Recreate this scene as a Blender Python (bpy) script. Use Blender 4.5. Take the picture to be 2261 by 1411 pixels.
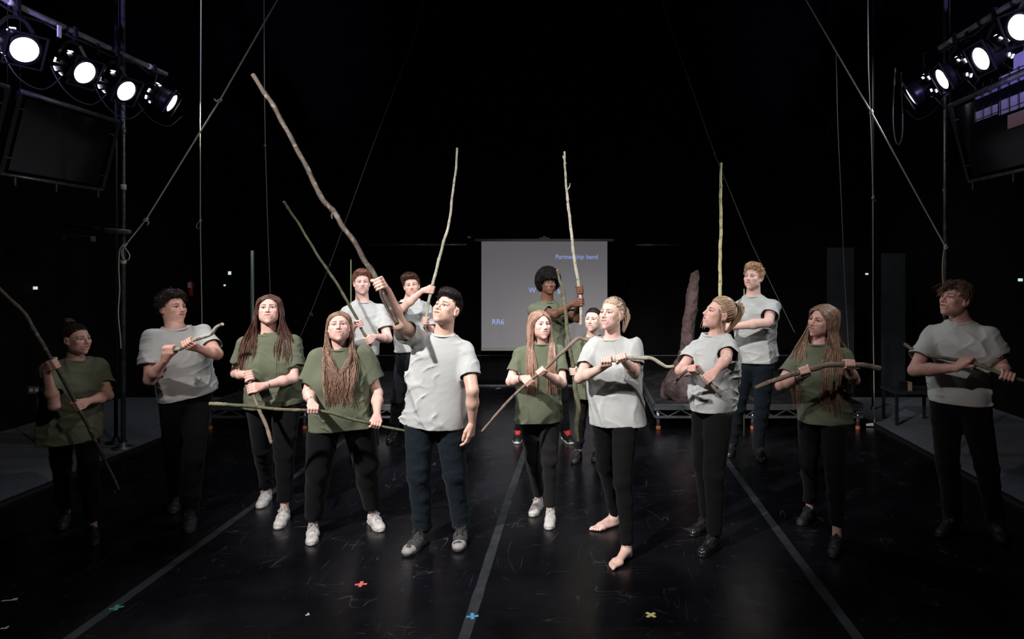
import bpy, math
import numpy as np
from mathutils import Vector
PI = math.pi
SC = bpy.context.scene
for o in list(bpy.data.objects): bpy.data.objects.remove(o)
COL = SC.collection

# ------------------------------------------------------------------ camera, world, lights, exposure
FPX, CX, CY, CH = 1450.0, 1290.0, 592.0, 1.87      # focal length in px, vanishing point, lens height
cam_d = bpy.data.cameras.new('camera')
cam = bpy.data.objects.new('camera', cam_d); COL.objects.link(cam)
cam.location = (0, 0, CH); cam.rotation_euler = (PI/2, 0, 0)
cam_d.sensor_fit = 'HORIZONTAL'; cam_d.sensor_width = 36
cam_d.lens = FPX/2261*36
cam_d.shift_x = -(CX-1130.5)/2261; cam_d.shift_y = -(705.5-CY)/2261
cam_d.clip_start = 0.05; cam_d.clip_end = 60
SC.camera = cam
SC.view_settings.view_transform = 'Standard'; SC.view_settings.look = 'None'
SC.view_settings.gamma = 1; SC.view_settings.use_curve_mapping = False
SC.view_settings.exposure = 0.30
w = bpy.data.worlds.new('world'); SC.world = w; w.use_nodes = True
w.node_tree.nodes['Background'].inputs[0].default_value = (0.35, 0.45, 0.8, 1)
w.node_tree.nodes['Background'].inputs[1].default_value = 0.002

def aim(o, tgt):
    d = Vector(tgt) - o.location
    o.rotation_euler = d.to_track_quat('-Z', 'Y').to_euler()
def spot(name, loc, tgt, power, ang, blend=0.5, col=(1, 1, 1), rad=0.06):
    l = bpy.data.lights.new(name, 'SPOT'); l.energy = power; l.spot_size = math.radians(ang)
    l.spot_blend = blend; l.color = col; l.shadow_soft_size = rad
    o = bpy.data.objects.new(name, l); COL.objects.link(o); o.location = loc; aim(o, tgt)
    return o
WARM = (1.0, 0.95, 0.93)
spot('front_wash_left', (-3.0, 0.6, 4.6), (-0.9, 5.0, 1.25), 1650, 46, 0.7, WARM, 0.07)
spot('front_wash_right', (1.5, 0.6, 4.8), (-0.1, 5.1, 1.25), 300, 48, 0.7, WARM, 0.07)
spot('back_key', (-0.4, 2.2, 5.2), (-0.5, 6.8, 1.2), 620, 44, 0.6, WARM, 0.08)
spot('edge_fill_left', (1.0, 1.2, 4.6), (-3.2, 4.7, 1.75), 190, 25, 0.8, (1.0, 0.86, 0.80), 0.08)
spot('edge_fill_right', (-1.8, 1.0, 4.6), (2.3, 4.6, 1.75), 230, 25, 0.8, (1.0, 0.88, 0.84), 0.08)
spot('side_violet_left', (-3.9, 2.6, 3.1), (-4.49, 5.6, 4.0), 520, 29, 0.8, (0.42, 0.36, 1.0), 0.05)
spot('side_violet_right', (2.75, 2.4, 2.9), (3.36, 5.1, 3.85), 480, 34, 0.8, (0.42, 0.36, 1.0), 0.05)
spot('top_light', (-0.6, 6.5, 6.3), (-0.6, 5.6, 0.0), 210, 80, 0.8, (0.8, 0.88, 1.0), 0.2)

spot('back_right_wash', (2.4, 7.3, 5.6), (4.2, 10.2, 1.0), 120, 60, 0.8, (0.88, 0.94, 1.0), 0.15)  # added lamp without a seen source, lifts the charcoal flats and right deck
spot('back_left_wash', (-3.6, 6.6, 5.6), (-4.6, 9.6, 0.3), 60, 70, 0.8, (0.75, 0.85, 1.0), 0.15)  # added lamp, no fixture seen, put in to lighten the left deck

# ------------------------------------------------------------------ helpers
def Wp(px, py, Y):
    return np.array([(px-CX)*Y/FPX, Y, CH-(py-CY)*Y/FPX])
def Gp(px, py, z=0.0):
    Y = FPX*(CH-z)/(py-CY)
    return np.array([(px-CX)*Y/FPX, Y, z])
def nrm(v):
    v = np.asarray(v, float); return v/max(1e-9, np.linalg.norm(v))
def tag(o, label=None, cat=None, group=None, kind=None):
    if label: o['label'] = label
    if cat: o['category'] = cat
    if group: o['group'] = group
    if kind: o['kind'] = kind
    return o
def empty(name, loc, label=None, cat=None, group=None):
    o = bpy.data.objects.new(name, None); COL.objects.link(o); o.location = loc
    o.empty_display_size = 0.1
    return tag(o, label, cat, group)
def wloc(o):
    v = np.array(o.location, float)
    while o.parent is not None:
        o = o.parent; v = v+np.array(o.location, float)
    return v
def mesh_obj(name, V, F, mat, parent=None, smooth=True, col=None):
    """V world coordinates (n,3); F (m,4)/(m,3) int array or list of polygons"""
    V = np.asarray(V, np.float64)
    if parent is not None: off = wloc(parent); loc = (0, 0, 0)
    else:
        off = np.array([(V[:, 0].min()+V[:, 0].max())/2, (V[:, 1].min()+V[:, 1].max())/2, V[:, 2].min()]); loc = off
    V = V-off
    me = bpy.data.meshes.new(name)
    if isinstance(F, np.ndarray):
        n, k = F.shape
        me.vertices.add(len(V)); me.vertices.foreach_set('co', V.astype(np.float32).ravel())
        me.loops.add(n*k); me.loops.foreach_set('vertex_index', F.astype(np.int32).ravel())
        me.polygons.add(n); me.polygons.foreach_set('loop_start', np.arange(0, n*k, k, dtype=np.int32))
        me.polygons.foreach_set('loop_total', np.full(n, k, np.int32))
        me.update(calc_edges=True)
    else:
        me.from_pydata([tuple(v) for v in V], [], [tuple(f) for f in F]); me.update()
    if smooth: me.polygons.foreach_set('use_smooth', np.ones(len(me.polygons), bool))
    if col is not None:
        a = me.color_attributes.new('Col', 'FLOAT_COLOR', 'POINT')
        c = np.ones((len(V), 4), np.float32); c[:, :3] = col
        a.data.foreach_set('color', c.ravel())
    if mat is not None: me.materials.append(mat)
    o = bpy.data.objects.new(name, me); COL.objects.link(o)
    o.location = loc
    if parent is not None: o.parent = parent
    return o

class MB:
    """collects simple solids into one mesh"""
    def __init__(s): s.V = []; s.F = []
    def add(s, V, F):
        b = len(s.V); s.V += [tuple(map(float, v)) for v in V]; s.F += [tuple(i+b for i in f) for f in F]; return s
    def box(s, c, size, ax=None):
        c = np.array(c, float); h = np.array(size, float)/2
        A = np.eye(3) if ax is None else np.array(ax, float)
        V = [c+A[0]*h[0]*i+A[1]*h[1]*j+A[2]*h[2]*k for i in (-1, 1) for j in (-1, 1) for k in (-1, 1)]
        return s.add(V, [(0, 1, 3, 2), (4, 6, 7, 5), (0, 4, 5, 1), (2, 3, 7, 6), (0, 2, 6, 4), (1, 5, 7, 3)])
    def bar(s, a, b, wx, wy, up=(0, 0, 1)):
        a = np.array(a, float); b = np.array(b, float); d = b-a; L = np.linalg.norm(d); d = d/L
        up = np.array(up, float)
        if abs(d@up) > .98: up = np.array([0, 1., 0])
        x = nrm(np.cross(d, up)); y = np.cross(x, d)
        return s.box((a+b)/2, (L, wx, wy), (d, x, y))
    def tube(s, pts, r, n=8, cap=True):
        V, F = tube_np(np.array(pts, float), r, n)
        base = len(s.V); s.add(V, F.tolist())
        if cap:
            s.F.append(tuple(base+i for i in range(n))[::-1]); k = len(V)-n
            s.F.append(tuple(base+k+i for i in range(n)))
        return s
    def lathe(s, a, d, prof, n=20, closed=True):
        """prof list of (dist along d, radius)"""
        a = np.array(a, float); d = nrm(d)
        up = np.array([0, 0, 1.]) if abs(d[2]) < .95 else np.array([0, 1., 0])
        x = nrm(np.cross(d, up)); y = np.cross(d, x)
        V = []
        for t, r in prof:
            for i in range(n):
                q = 2*PI*i/n; V.append(a+d*t+(x*math.cos(q)+y*math.sin(q))*r)
        F = []
        for j in range(len(prof)-1):
            for i in range(n):
                F.append((j*n+i, j*n+(i+1) % n, (j+1)*n+(i+1) % n, (j+1)*n+i))
        if closed:
            F.append(tuple(range(n))[::-1]); F.append(tuple((len(prof)-1)*n+i for i in range(n)))
        return s.add(V, F)
    def build(s, name, mat, parent=None, smooth=False):
        return mesh_obj(name, np.array(s.V), s.F, mat, parent, smooth)

def frames(P):
    T = np.gradient(P, axis=0); T /= np.maximum(np.linalg.norm(T, axis=1, keepdims=True), 1e-9)
    up = np.array([0, 0, 1.]) if abs(T[0][2]) < .9 else np.array([0, 1., 0.])
    X = nrm(np.cross(T[0], up)); Xs = []
    for t in T:
        X = nrm(X-t*(X@t)); Xs.append(X)
    Xs = np.array(Xs); return T, Xs, np.cross(T, Xs)
def tube_np(P, r, n=8):
    r = np.broadcast_to(np.asarray(r, float), (len(P),))
    T, X, Y = frames(P); a = np.arange(n)*2*PI/n
    V = P[:, None]+r[:, None, None]*(X[:, None]*np.cos(a)[None, :, None]+Y[:, None]*np.sin(a)[None, :, None])
    i = np.arange(len(P)-1)[:, None]*n; j = np.arange(n)[None]; j2 = (j+1) % n
    F = np.stack([i+j, i+j2, i+n+j2, i+n+j], -1).reshape(-1, 4)
    return V.reshape(-1, 3), F
def smooth_path(pts, m=6):
    P = np.array(pts, float)
    if len(P) < 3: 
        t = np.linspace(0, 1, m*2)[:, None]; return P[0]*(1-t)+P[-1]*t
    Q = np.vstack([2*P[0]-P[1], P, 2*P[-1]-P[-2]]); out = []
    for i in range(1, len(Q)-2):
        p0, p1, p2, p3 = Q[i-1:i+3]
        for t in np.arange(m)/m:
            out.append(.5*((2*p1)+(-p0+p2)*t+(2*p0-5*p1+4*p2-p3)*t*t+(-p0+3*p1-3*p2+p3)*t**3))
    out.append(P[-1]); return np.array(out)
def tubes_batch(S, R, sides=4, flat=0.6):
    """S (n,k,3) strands, R (n,k) radii -> one mesh"""
    n, k, _ = S.shape
    T = np.gradient(S, axis=1); T /= np.maximum(np.linalg.norm(T, axis=2, keepdims=True), 1e-9)
    up = np.zeros_like(T); up[..., 0] = .31; up[..., 1] = .93; up[..., 2] = .2
    X = np.cross(T, up); X /= np.maximum(np.linalg.norm(X, axis=2, keepdims=True), 1e-6)
    Y = np.cross(T, X)
    a = np.arange(sides)*2*PI/sides
    V = S[:, :, None]+R[:, :, None, None]*(X[:, :, None]*np.cos(a)[:, None]+flat*Y[:, :, None]*np.sin(a)[:, None])
    b = (np.arange(n)[:, None, None]*k+np.arange(k-1)[None, :, None])*sides
    j = np.arange(sides)[None, None]; j2 = (j+1) % sides
    F = np.stack([b+j, b+j2, b+sides+j2, b+sides+j], -1).reshape(-1, 4)
    return V.reshape(-1, 3), F

# ------------------------------------------------------------------ materials
def mat(name, color=(.5, .5, .5), rough=.6, metal=0., emit=None, estr=1., spec=.5):
    m = bpy.data.materials.new(name); m.use_nodes = True
    b = m.node_tree.nodes['Principled BSDF']
    b.inputs['Base Color'].default_value = (*color, 1); b.inputs['Roughness'].default_value = rough
    b.inputs['Metallic'].default_value = metal; b.inputs['Specular IOR Level'].default_value = spec
    if emit: b.inputs['Emission Color'].default_value = (*emit, 1); b.inputs['Emission Strength'].default_value = estr
    return m
def nodes(m): return m.node_tree.nodes, m.node_tree.links, m.node_tree.nodes['Principled BSDF']
def noise_col(m, c1, c2, scale=5, detail=4, lo=.35, hi=.65, stretch=(1, 1, 1), bump=0., bscale=None, bdist=.01, rough=None):
    N, L, b = nodes(m)
    tc = N.new('ShaderNodeTexCoord'); mp = N.new('ShaderNodeMapping'); mp.inputs['Scale'].default_value = stretch
    L.new(tc.outputs['Object'], mp.inputs[0])
    nz = N.new('ShaderNodeTexNoise'); nz.inputs['Scale'].default_value = scale; nz.inputs['Detail'].default_value = detail
    L.new(mp.outputs[0], nz.inputs['Vector'])
    cr = N.new('ShaderNodeValToRGB'); cr.color_ramp.elements[0].position = lo; cr.color_ramp.elements[1].position = hi
    cr.color_ramp.elements[0].color = (*c1, 1); cr.color_ramp.elements[1].color = (*c2, 1)
    L.new(nz.outputs['Fac'], cr.inputs[0]); L.new(cr.outputs[0], b.inputs['Base Color'])
    if rough:
        mr = N.new('ShaderNodeMapRange'); mr.inputs['To Min'].default_value = rough[0]; mr.inputs['To Max'].default_value = rough[1]
        L.new(nz.outputs['Fac'], mr.inputs[0]); L.new(mr.outputs[0], b.inputs['Roughness'])
    if bump:
        n2 = N.new('ShaderNodeTexNoise'); n2.inputs['Scale'].default_value = bscale or scale*4; n2.inputs['Detail'].default_value = 5
        L.new(mp.outputs[0], n2.inputs['Vector'])
        bp = N.new('ShaderNodeBump'); bp.inputs['Strength'].default_value = bump; bp.inputs['Distance'].default_value = bdist
        L.new(n2.outputs['Fac'], bp.inputs['Height']); L.new(bp.outputs[0], b.inputs['Normal'])
    return m
def attr_mat(name, rough, spec=.5, sss=0., bump=0., bscale=200, var=None):
    m = mat(name, rough=rough, spec=spec); N, L, b = nodes(m)
    a = N.new('ShaderNodeAttribute'); a.attribute_name = 'Col'
    src = a.outputs['Color']
    if var:
        tc = N.new('ShaderNodeTexCoord'); nz = N.new('ShaderNodeTexNoise'); nz.inputs['Scale'].default_value = var[0]; nz.inputs['Detail'].default_value = 4
        L.new(tc.outputs['Object'], nz.inputs['Vector'])
        mr = N.new('ShaderNodeMapRange'); mr.inputs['To Min'].default_value = 1-var[1]; mr.inputs['To Max'].default_value = 1+var[1]
        mr.inputs['From Min'].default_value = .3; mr.inputs['From Max'].default_value = .7
        L.new(nz.outputs['Fac'], mr.inputs[0])
        mx = N.new('ShaderNodeMix'); mx.data_type = 'RGBA'; mx.blend_type = 'MULTIPLY'; mx.inputs['Factor'].default_value = 1
        L.new(src, mx.inputs['A']); L.new(mr.outputs[0], mx.inputs['B']); src = mx.outputs['Result']
    L.new(src, b.inputs['Base Color'])
    if sss:
        b.inputs['Subsurface Weight'].default_value = sss; b.inputs['Subsurface Radius'].default_value = (.012, .005, .003)
        b.inputs['Subsurface Scale'].default_value = 1.0
    if bump:
        tc = N.new('ShaderNodeTexCoord'); nz = N.new('ShaderNodeTexNoise'); nz.inputs['Scale'].default_value = bscale
        L.new(tc.outputs['Object'], nz.inputs['Vector']); bp = N.new('ShaderNodeBump'); bp.inputs['Strength'].default_value = bump
        bp.inputs['Distance'].default_value = .002; L.new(nz.outputs['Fac'], bp.inputs['Height']); L.new(bp.outputs[0], b.inputs['Normal'])
    return m
M = {}
M['skin'] = attr_mat('skin', .46, .4, sss=.12, bump=.15, bscale=260, var=(38, .07))
M['hair'] = attr_mat('hair', .42, .35, var=(45, .25))
M['hair_dark'] = attr_mat('dark_hair', .55, .2, var=(45, .25))
M['hair_matte'] = attr_mat('matt_hair', .9, .08, var=(45, .25))
M['eye'] = attr_mat('eye', .12, .6)
def cloth(name, c, dark=.8, rough=.92, wr=.18):
    m = mat(name, c, rough, spec=.15)
    noise_col(m, tuple(x*dark for x in c), c, scale=420, detail=2, lo=.3, hi=.7)
    N, L, b = nodes(m)
    b.inputs['Sheen Weight'].default_value = .04
    tc = N.new('ShaderNodeTexCoord'); 
    n1 = N.new('ShaderNodeTexNoise'); n1.inputs['Scale'].default_value = 14; n1.inputs['Detail'].default_value = 4; n1.inputs['Distortion'].default_value = .3
    L.new(tc.outputs['Object'], n1.inputs['Vector'])
    bp = N.new('ShaderNodeBump'); bp.inputs['Strength'].default_value = wr; bp.inputs['Distance'].default_value = .02
    L.new(n1.outputs['Fac'], bp.inputs['Height']); L.new(bp.outputs[0], b.inputs['Normal'])
    return m
M['grey_cloth'] = cloth('heather_grey_cotton', (.50, .52, .51), .86)
M['green_cloth'] = cloth('sage_green_cotton', (.128, .145, .096), .86)
M['black_cloth'] = cloth('black_stretch_cotton', (.0045, .0045, .005), .7, .9)
M['faded_black'] = cloth('faded_black_cotton', (.018, .017, .018), .7, .85)
M['navy_denim'] = cloth('navy_denim', (.010, .018, .026), .5, .85, .6)
M['dark_denim'] = cloth('dark_denim', (.010, .013, .018), .5, .85, .6)
M['white_shoe'] = noise_col(mat('white_canvas', rough=.7), (.42, .40, .38), (.62, .60, .57), 30, bump=.2, bscale=300, bdist=.003)
M['white_rubber'] = mat('off_white_rubber', (.55, .53, .50), .5)
M['black_leather'] = noise_col(mat('black_leather', rough=.22), (.010, .010, .010), (.02, .02, .02), 20, bump=.2, bscale=80, bdist=.004)
M['black_shoe'] = mat('black_canvas', (.008, .008, .009), .6)
M['light_toe'] = mat('pale_grey_toe', (.30, .29, .28), .6)
M['grey_shoe'] = noise_col(mat('grey_nubuck', rough=.7), (.035, .035, .036), (.07, .07, .07), 40, bump=.2, bscale=200, bdist=.003)
M['red_lace'] = mat('red_lace', (.75, .04, .05), .6)
M['grey_lace'] = mat('grey_lace', (.30, .29, .28), .7)
M['black_lace'] = mat('black_lace', (.02, .02, .02), .5)
M['silver'] = mat('silver', (.8, .8, .8), .2, 1)
def bark(name, c1, c2, c3):
    m = noise_col(mat(name, rough=.75), c1, c2, 9, 6, .35, .65, (1, 1, 1), bump=.6, bscale=70, bdist=.006)
    N, L, b = nodes(m)
    src = b.inputs['Base Color'].links[0].from_socket
    tc = N.new('ShaderNodeTexCoord'); nz = N.new('ShaderNodeTexNoise'); nz.inputs['Scale'].default_value = 28; nz.inputs['Detail'].default_value = 3
    L.new(tc.outputs['Object'], nz.inputs['Vector'])
    cr = N.new('ShaderNodeValToRGB'); cr.color_ramp.elements[0].position = .56; cr.color_ramp.elements[1].position = .66
    cr.color_ramp.elements[0].color = (0, 0, 0, 1); cr.color_ramp.elements[1].color = (1, 1, 1, 1)
    L.new(nz.outputs['Fac'], cr.inputs[0])
    mx = N.new('ShaderNodeMix'); mx.data_type = 'RGBA'; L.new(cr.outputs[0], mx.inputs['Factor']); L.new(src, mx.inputs['A'])
    mx.inputs['B'].default_value = (*c3, 1); L.new(mx.outputs['Result'], b.inputs['Base Color'])
    return m
M['bark_brown'] = bark('brown_bark', (.038, .029, .023), (.075, .058, .045), (.16, .135, .105))
M['bark_green'] = bark('green_bark', (.085, .082, .045), (.16, .155, .085), (.06, .05, .035))
M['bark_pale'] = bark('pale_bark', (.26, .25, .19), (.42, .41, .33), (.13, .12, .09))
M['bark_tan'] = bark('tan_bark', (.14, .105, .08), (.24, .18, .135), (.09, .065, .05))
M['bark_yellow'] = bark('yellow_bark', (.38, .36, .17), (.55, .52, .30), (.24, .22, .10))
M['cut_wood'] = mat('cut_wood', (.55, .47, .33), .8)

# ------------------------------------------------------------------ signed distance modelling
def smin(a, b, k):
    if k <= 0: return np.minimum(a, b)
    h = np.maximum(k-np.abs(a-b), 0)/k
    return np.minimum(a, b)-h*h*k*.25
def smax(a, b, k): return -smin(-a, -b, k)
def cone(a, b, ra, rb, cut=None, flat=None):
    """tapered capsule; cut=(point, normal) keeps the side opposite to normal; flat=(axis, factor) squashes along axis"""
    a = np.asarray(a, float); b = np.asarray(b, float); ab = b-a; L2 = max(ab@ab, 1e-12)
    def f(X, Y, Z):
        px, py, pz = X-a[0], Y-a[1], Z-a[2]
        t = np.clip((px*ab[0]+py*ab[1]+pz*ab[2])/L2, 0, 1)
        qx, qy, qz = px-t*ab[0], py-t*ab[1], pz-t*ab[2]
        if flat is not None:
            ax, s = flat; pr = (qx*ax[0]+qy*ax[1]+qz*ax[2])*(1/s-1)
            qx = qx+pr*ax[0]; qy = qy+pr*ax[1]; qz = qz+pr*ax[2]
        d = np.sqrt(qx*qx+qy*qy+qz*qz)-(ra+t*(rb-ra))
        if flat is not None: d = d*min(1, (1+s)/2)
        if cut is not None:
            c, n = cut; d = np.maximum(d, (X-c[0])*n[0]+(Y-c[1])*n[1]+(Z-c[2])*n[2])
        return d
    r = max(ra, rb)*(1 if flat is None else max(1, flat[1]))
    return f, np.minimum(a-r, b-r), np.maximum(a+r, b+r)
def ell(c, r, R=None):
    c = np.asarray(c, float); r = np.asarray(r, float)
    def f(X, Y, Z):
        px, py, pz = X-c[0], Y-c[1], Z-c[2]
        if R is not None:
            px, py, pz = (px*R[0][0]+py*R[1][0]+pz*R[2][0]), (px*R[0][1]+py*R[1][1]+pz*R[2][1]), (px*R[0][2]+py*R[1][2]+pz*R[2][2])
        k0 = np.sqrt((px/r[0])**2+(py/r[1])**2+(pz/r[2])**2)
        k1 = np.sqrt((px/r[0]**2)**2+(py/r[1]**2)**2+(pz/r[2]**2)**2)
        return k0*(k0-1)/np.maximum(k1, 1e-6)
    m = r.max() if R is not None else r
    return f, c-m, c+m
def stack(A, B, lat, ts, wa, wb, pw=2.3, fwd_off=None):
    """elliptical sections between A (t=0) and B (t=1); flat cuts at both ends"""
    A = np.asarray(A, float); B = np.asarray(B, float); d = B-A; L = np.linalg.norm(d); d = d/L
    lat = nrm(lat-d*(lat@d)); fw = np.cross(lat, d)     # fw points towards the back or front; symmetric
    tt = np.linspace(0, 1, 60); wa_ = np.interp(tt, ts, wa); wb_ = np.interp(tt, ts, wb)
    kern = np.ones(7)/7
    wa_ = np.convolve(np.pad(wa_, 3, 'edge'), kern, 'valid'); wb_ = np.convolve(np.pad(wb_, 3, 'edge'), kern, 'valid')
    def f(X, Y, Z):
        px, py, pz = X-A[0], Y-A[1], Z-A[2]
        h = px*d[0]+py*d[1]+pz*d[2]; t = np.clip(h/L, 0, 1)
        a = np.interp(t, tt, wa_); b = np.interp(t, tt, wb_)
        u = np.abs(px*lat[0]+py*lat[1]+pz*lat[2]); v = px*fw[0]+py*fw[1]+pz*fw[2]
        if fwd_off is not None: v = v-np.interp(t, ts, fwd_off)
        q = ((u/a)**pw+(np.abs(v)/b)**pw)**(1/pw)
        r = (q-1)*np.minimum(a, b)
        return np.maximum(r, np.maximum(-h, h-L))
    m = max(wa)+.12
    return f, np.minimum(A, B)-m, np.maximum(A, B)+m
class Model:
    def __init__(s): s.p = []; s.disp = None; s.dpad = 0
    def u(s, prim, k=0.): s.p.append((0, prim, k)); return s
    def sub(s, prim, k=0.): s.p.append((1, prim, k)); return s
    def ev(s, P):
        f = np.full(P.shape[:-1], 1.0)
        for op, (fn, lo, hi), k in s.p:
            d = fn(P[..., 0], P[..., 1], P[..., 2])
            f = smin(f, d, k) if op == 0 else smax(f, -d, k)
        return f
    def grad(s, P, e=.004):
        g = np.stack([s.ev(P+np.eye(3)[i]*e)-s.ev(P-np.eye(3)[i]*e) for i in range(3)], -1)
        return g/np.maximum(np.linalg.norm(g, axis=-1, keepdims=True), 1e-9)
    def mesh(s, h):
        lo = np.min([p[1][1] for p in s.p if p[0] == 0], axis=0)-3*h-s.dpad; hi = np.max([p[1][2] for p in s.p if p[0] == 0], axis=0)+3*h+s.dpad
        n = np.ceil((hi-lo)/h).astype(int)+1
        ax = [lo[i]+h*np.arange(n[i]) for i in range(3)]
        f = np.full(tuple(n), 1.0, np.float32)
        for op, (fn, l, u), k in s.p:
            m = k+2.5*h+s.dpad+.004
            a = np.clip(np.floor((l-m-lo)/h).astype(int), 0, n-1); b = np.clip(np.ceil((u+m-lo)/h).astype(int)+1, 1, n)
            if (b <= a).any(): continue
            sl = tuple(slice(a[i], b[i]) for i in range(3))
            X = ax[0][sl[0]][:, None, None]; Y = ax[1][sl[1]][None, :, None]; Z = ax[2][sl[2]][None, None, :]
            d = fn(X, Y, Z)
            f[sl] = smin(f[sl], d, k) if op == 0 else smax(f[sl], -d, k)
        if s.disp is not None:
            ii = np.nonzero(np.abs(f) < s.dpad+2.5*h)
            P = np.stack([ax[i][ii[i]] for i in range(3)], -1)
            f[ii] -= s.disp(P)
            for c_, n_, r_ in getattr(s, 'trims', []):
                q = P-c_; h_ = q@n_; m_ = (np.linalg.norm(q, axis=1) < r_) & (h_ > -.02)
                if r_ < .4: m_ &= s.core.ev(P) > .028
                g = f[ii]; g[m_] = np.maximum(g[m_], h_[m_]); f[ii] = g
        return surface_nets(f, lo, h)
def surface_nets(f, lo, h):
    n = np.array(f.shape); ins = f < 0
    acc = {}
    cs = tuple(n-1); S = None
    idx_all = []; pt_all = []; quads = []
    def cid(i, j, k): return (i*cs[1]+j)*cs[2]+k
    for a in range(3):
        b, c = (a+1) % 3, (a+2) % 3
        s0 = [slice(None)]*3; s1 = [slice(None)]*3; s0[a] = slice(0, -1); s1[a] = slice(1, None)
        cr = ins[tuple(s0)] != ins[tuple(s1)]
        I = np.stack(np.nonzero(cr), -1)
        ok = (I[:, b] > 0) & (I[:, c] > 0) & (I[:, b] < n[b]-1) & (I[:, c] < n[c]-1)
        I = I[ok]; I2 = I.copy(); I2[:, a] += 1
        f0 = f[tuple(I.T)]; f1 = f[tuple(I2.T)]; t = f0/(f0-f1)
        p = I.astype(np.float64); p[:, a] += t
        q = []
        for db, dc in ((0, 0), (-1, 0), (-1, -1), (0, -1)):
            J = I.copy(); J[:, b] += db; J[:, c] += dc
            k = cid(J[:, 0], J[:, 1], J[:, 2]); q.append(k); idx_all.append(k); pt_all.append(p)
        q = np.stack(q, -1); flip = f0 > 0
        q[flip] = q[flip][:, ::-1]; quads.append(q)
    idx = np.concatenate(idx_all); pts = np.concatenate(pt_all); Q = np.concatenate(quads)
    uq, inv = np.unique(idx, return_inverse=True)
    cnt = np.bincount(inv).astype(float)
    V = np.stack([np.bincount(inv, pts[:, i])/cnt for i in range(3)], -1)
    F = np.searchsorted(uq, Q)
    return V*h+lo, F
def clean(V, F, keep):
    F = F[keep]; used = np.unique(F); mp = np.full(len(V), -1); mp[used] = np.arange(len(used))
    return V[used], mp[F]
def smooth_border(V, F, it=6):
    e = np.sort(np.concatenate([F[:, [0, 1]], F[:, [1, 2]], F[:, [2, 3]], F[:, [3, 0]]]), axis=1)
    u, c = np.unique(e, axis=0, return_counts=True); b = u[c == 1]
    if not len(b): return V
    V = V.copy(); ids = np.unique(b)
    for _ in range(it):
        acc = np.zeros_like(V); n = np.zeros(len(V))
        for a_, b_ in ((0, 1), (1, 0)): np.add.at(acc, b[:, a_], V[b[:, b_]]); np.add.at(n, b[:, a_], 1)
        V[ids] = V[ids]*.4+.6*acc[ids]/np.maximum(n[ids], 1)[:, None]
    return V
def sn(P, seed, freq, n=6):
    r = np.random.RandomState(seed); o = 0
    for i in range(n):
        k = r.normal(size=3); k = k/np.linalg.norm(k)*freq*r.uniform(.6, 1.5)
        o = o+np.sin(P[..., 0]*k[0]+P[..., 1]*k[1]+P[..., 2]*k[2]+r.uniform(0, 6.28))
    return o/math.sqrt(n)
# ------------------------------------------------------------------ people
def rotm(yaw, pitch, roll):
    a, b, c = math.radians(yaw), math.radians(-pitch), math.radians(roll)
    Rz = np.array([[math.cos(a), -math.sin(a), 0], [math.sin(a), math.cos(a), 0], [0, 0, 1]])
    Rx = np.array([[1, 0, 0], [0, math.cos(b), -math.sin(b)], [0, math.sin(b), math.cos(b)]])
    Ry = np.array([[math.cos(c), 0, math.sin(c)], [0, 1, 0], [-math.sin(c), 0, math.cos(c)]])
    return Rz@Rx@Ry
def bearing(X, Y): return math.degrees(math.atan2(-X, Y))

SK0 = np.array([0, .018, .030]); SKR = np.array([.074, .094, .085])
def hairline(y, low=0.):
    return np.interp(y, [-.09, -.055, -.03, -.005, .02, .05, .12], [.080, .070, .040, .008, -.010, -.045, -.06])-low
def on_scalp(n, rs, low=0.):
    out = []
    while len(out) < n:
        d = rs.normal(size=(n*3, 3)); d /= np.linalg.norm(d, axis=1, keepdims=True)
        p = SK0+SKR*d; ok = p[:, 2] > hairline(p[:, 1], low)
        out += list(p[ok])
    p = np.array(out[:n]); nn = (p-SK0)/SKR**2; nn /= np.linalg.norm(nn, axis=1, keepdims=True)
    return p, nn

def hand_grip(C, S, r, elbow, back, thumb, k=1.0, lean=0.5):
    """right-angled grip round a stick: returns wrist, primitives, tip points"""
    C = np.array(C); S = nrm(S); u0 = C-elbow
    par = (u0@S)*S; up = u0-par; L = np.linalg.norm(u0)
    if np.linalg.norm(up) < .25*L: up = up+np.cross(S, [0, 1, 0])*L*.25
    up = nrm(up); n = np.cross(S, up)
    if (n@(-C*np.array([1, 1, 0])))*back < 0: n = -n
    R = r+.0098*k
    K = C+n*(r+.014*k)-up*.004
    pd = nrm(up+lean*par/max(L, 1e-6))
    W = K-pd*.074*k-n*.003
    P = []; tips = []
    s = 1 if S@np.array(thumb, float) > 0 else -1
    P.append((cone(W, W+pd*.03*k, .0255*k, .027*k, flat=(n, .62)), .012))
    ends = [-135, -158, -152, -125]
    for i in range(4):
        off = S*s*(1.5-i)*.0185*k
        kn = K+off*1.08-up*(.002+.0035*abs(i-1.2))+n*.0008
        P.append((cone(W+pd*.016*k+off*.5, kn, .0145*k, .0118*k), .011))
        rr = [.0098, .0100, .0096, .0086][i]*k
        pts = [kn]
        for a in (38, -32, -100, ends[i]):
            q = math.radians(a); pts.append(C+off+R*(math.cos(q)*up+math.sin(q)*n)*(1.10 if a == 38 else 1))
        for j in range(4):
            r0 = rr*(1.08, 1.02, .96, .88)[j]; r1 = rr*(1.02, .96, .88, .8)[j]
            P.append((cone(pts[j], pts[j+1], r0, r1), .0025))
        tips.append(pts[-1])
    t0 = W+pd*.020*k+S*s*.017*k-n*.006; t1 = C-up*.024*k+S*s*.034*k-n*(r*.5)
    t2 = C-up*.006+S*s*.036*k-n*(R); t3 = C+up*.014*k+S*s*.033*k-n*(R*1.02)
    P += [(cone(t0, t1, .0150*k, .0125*k), .010), (cone(t1, t2, .0118*k, .0108*k), .003), (cone(t2, t3, .0108*k, .0088*k), .003)]
    return W, P
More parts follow.
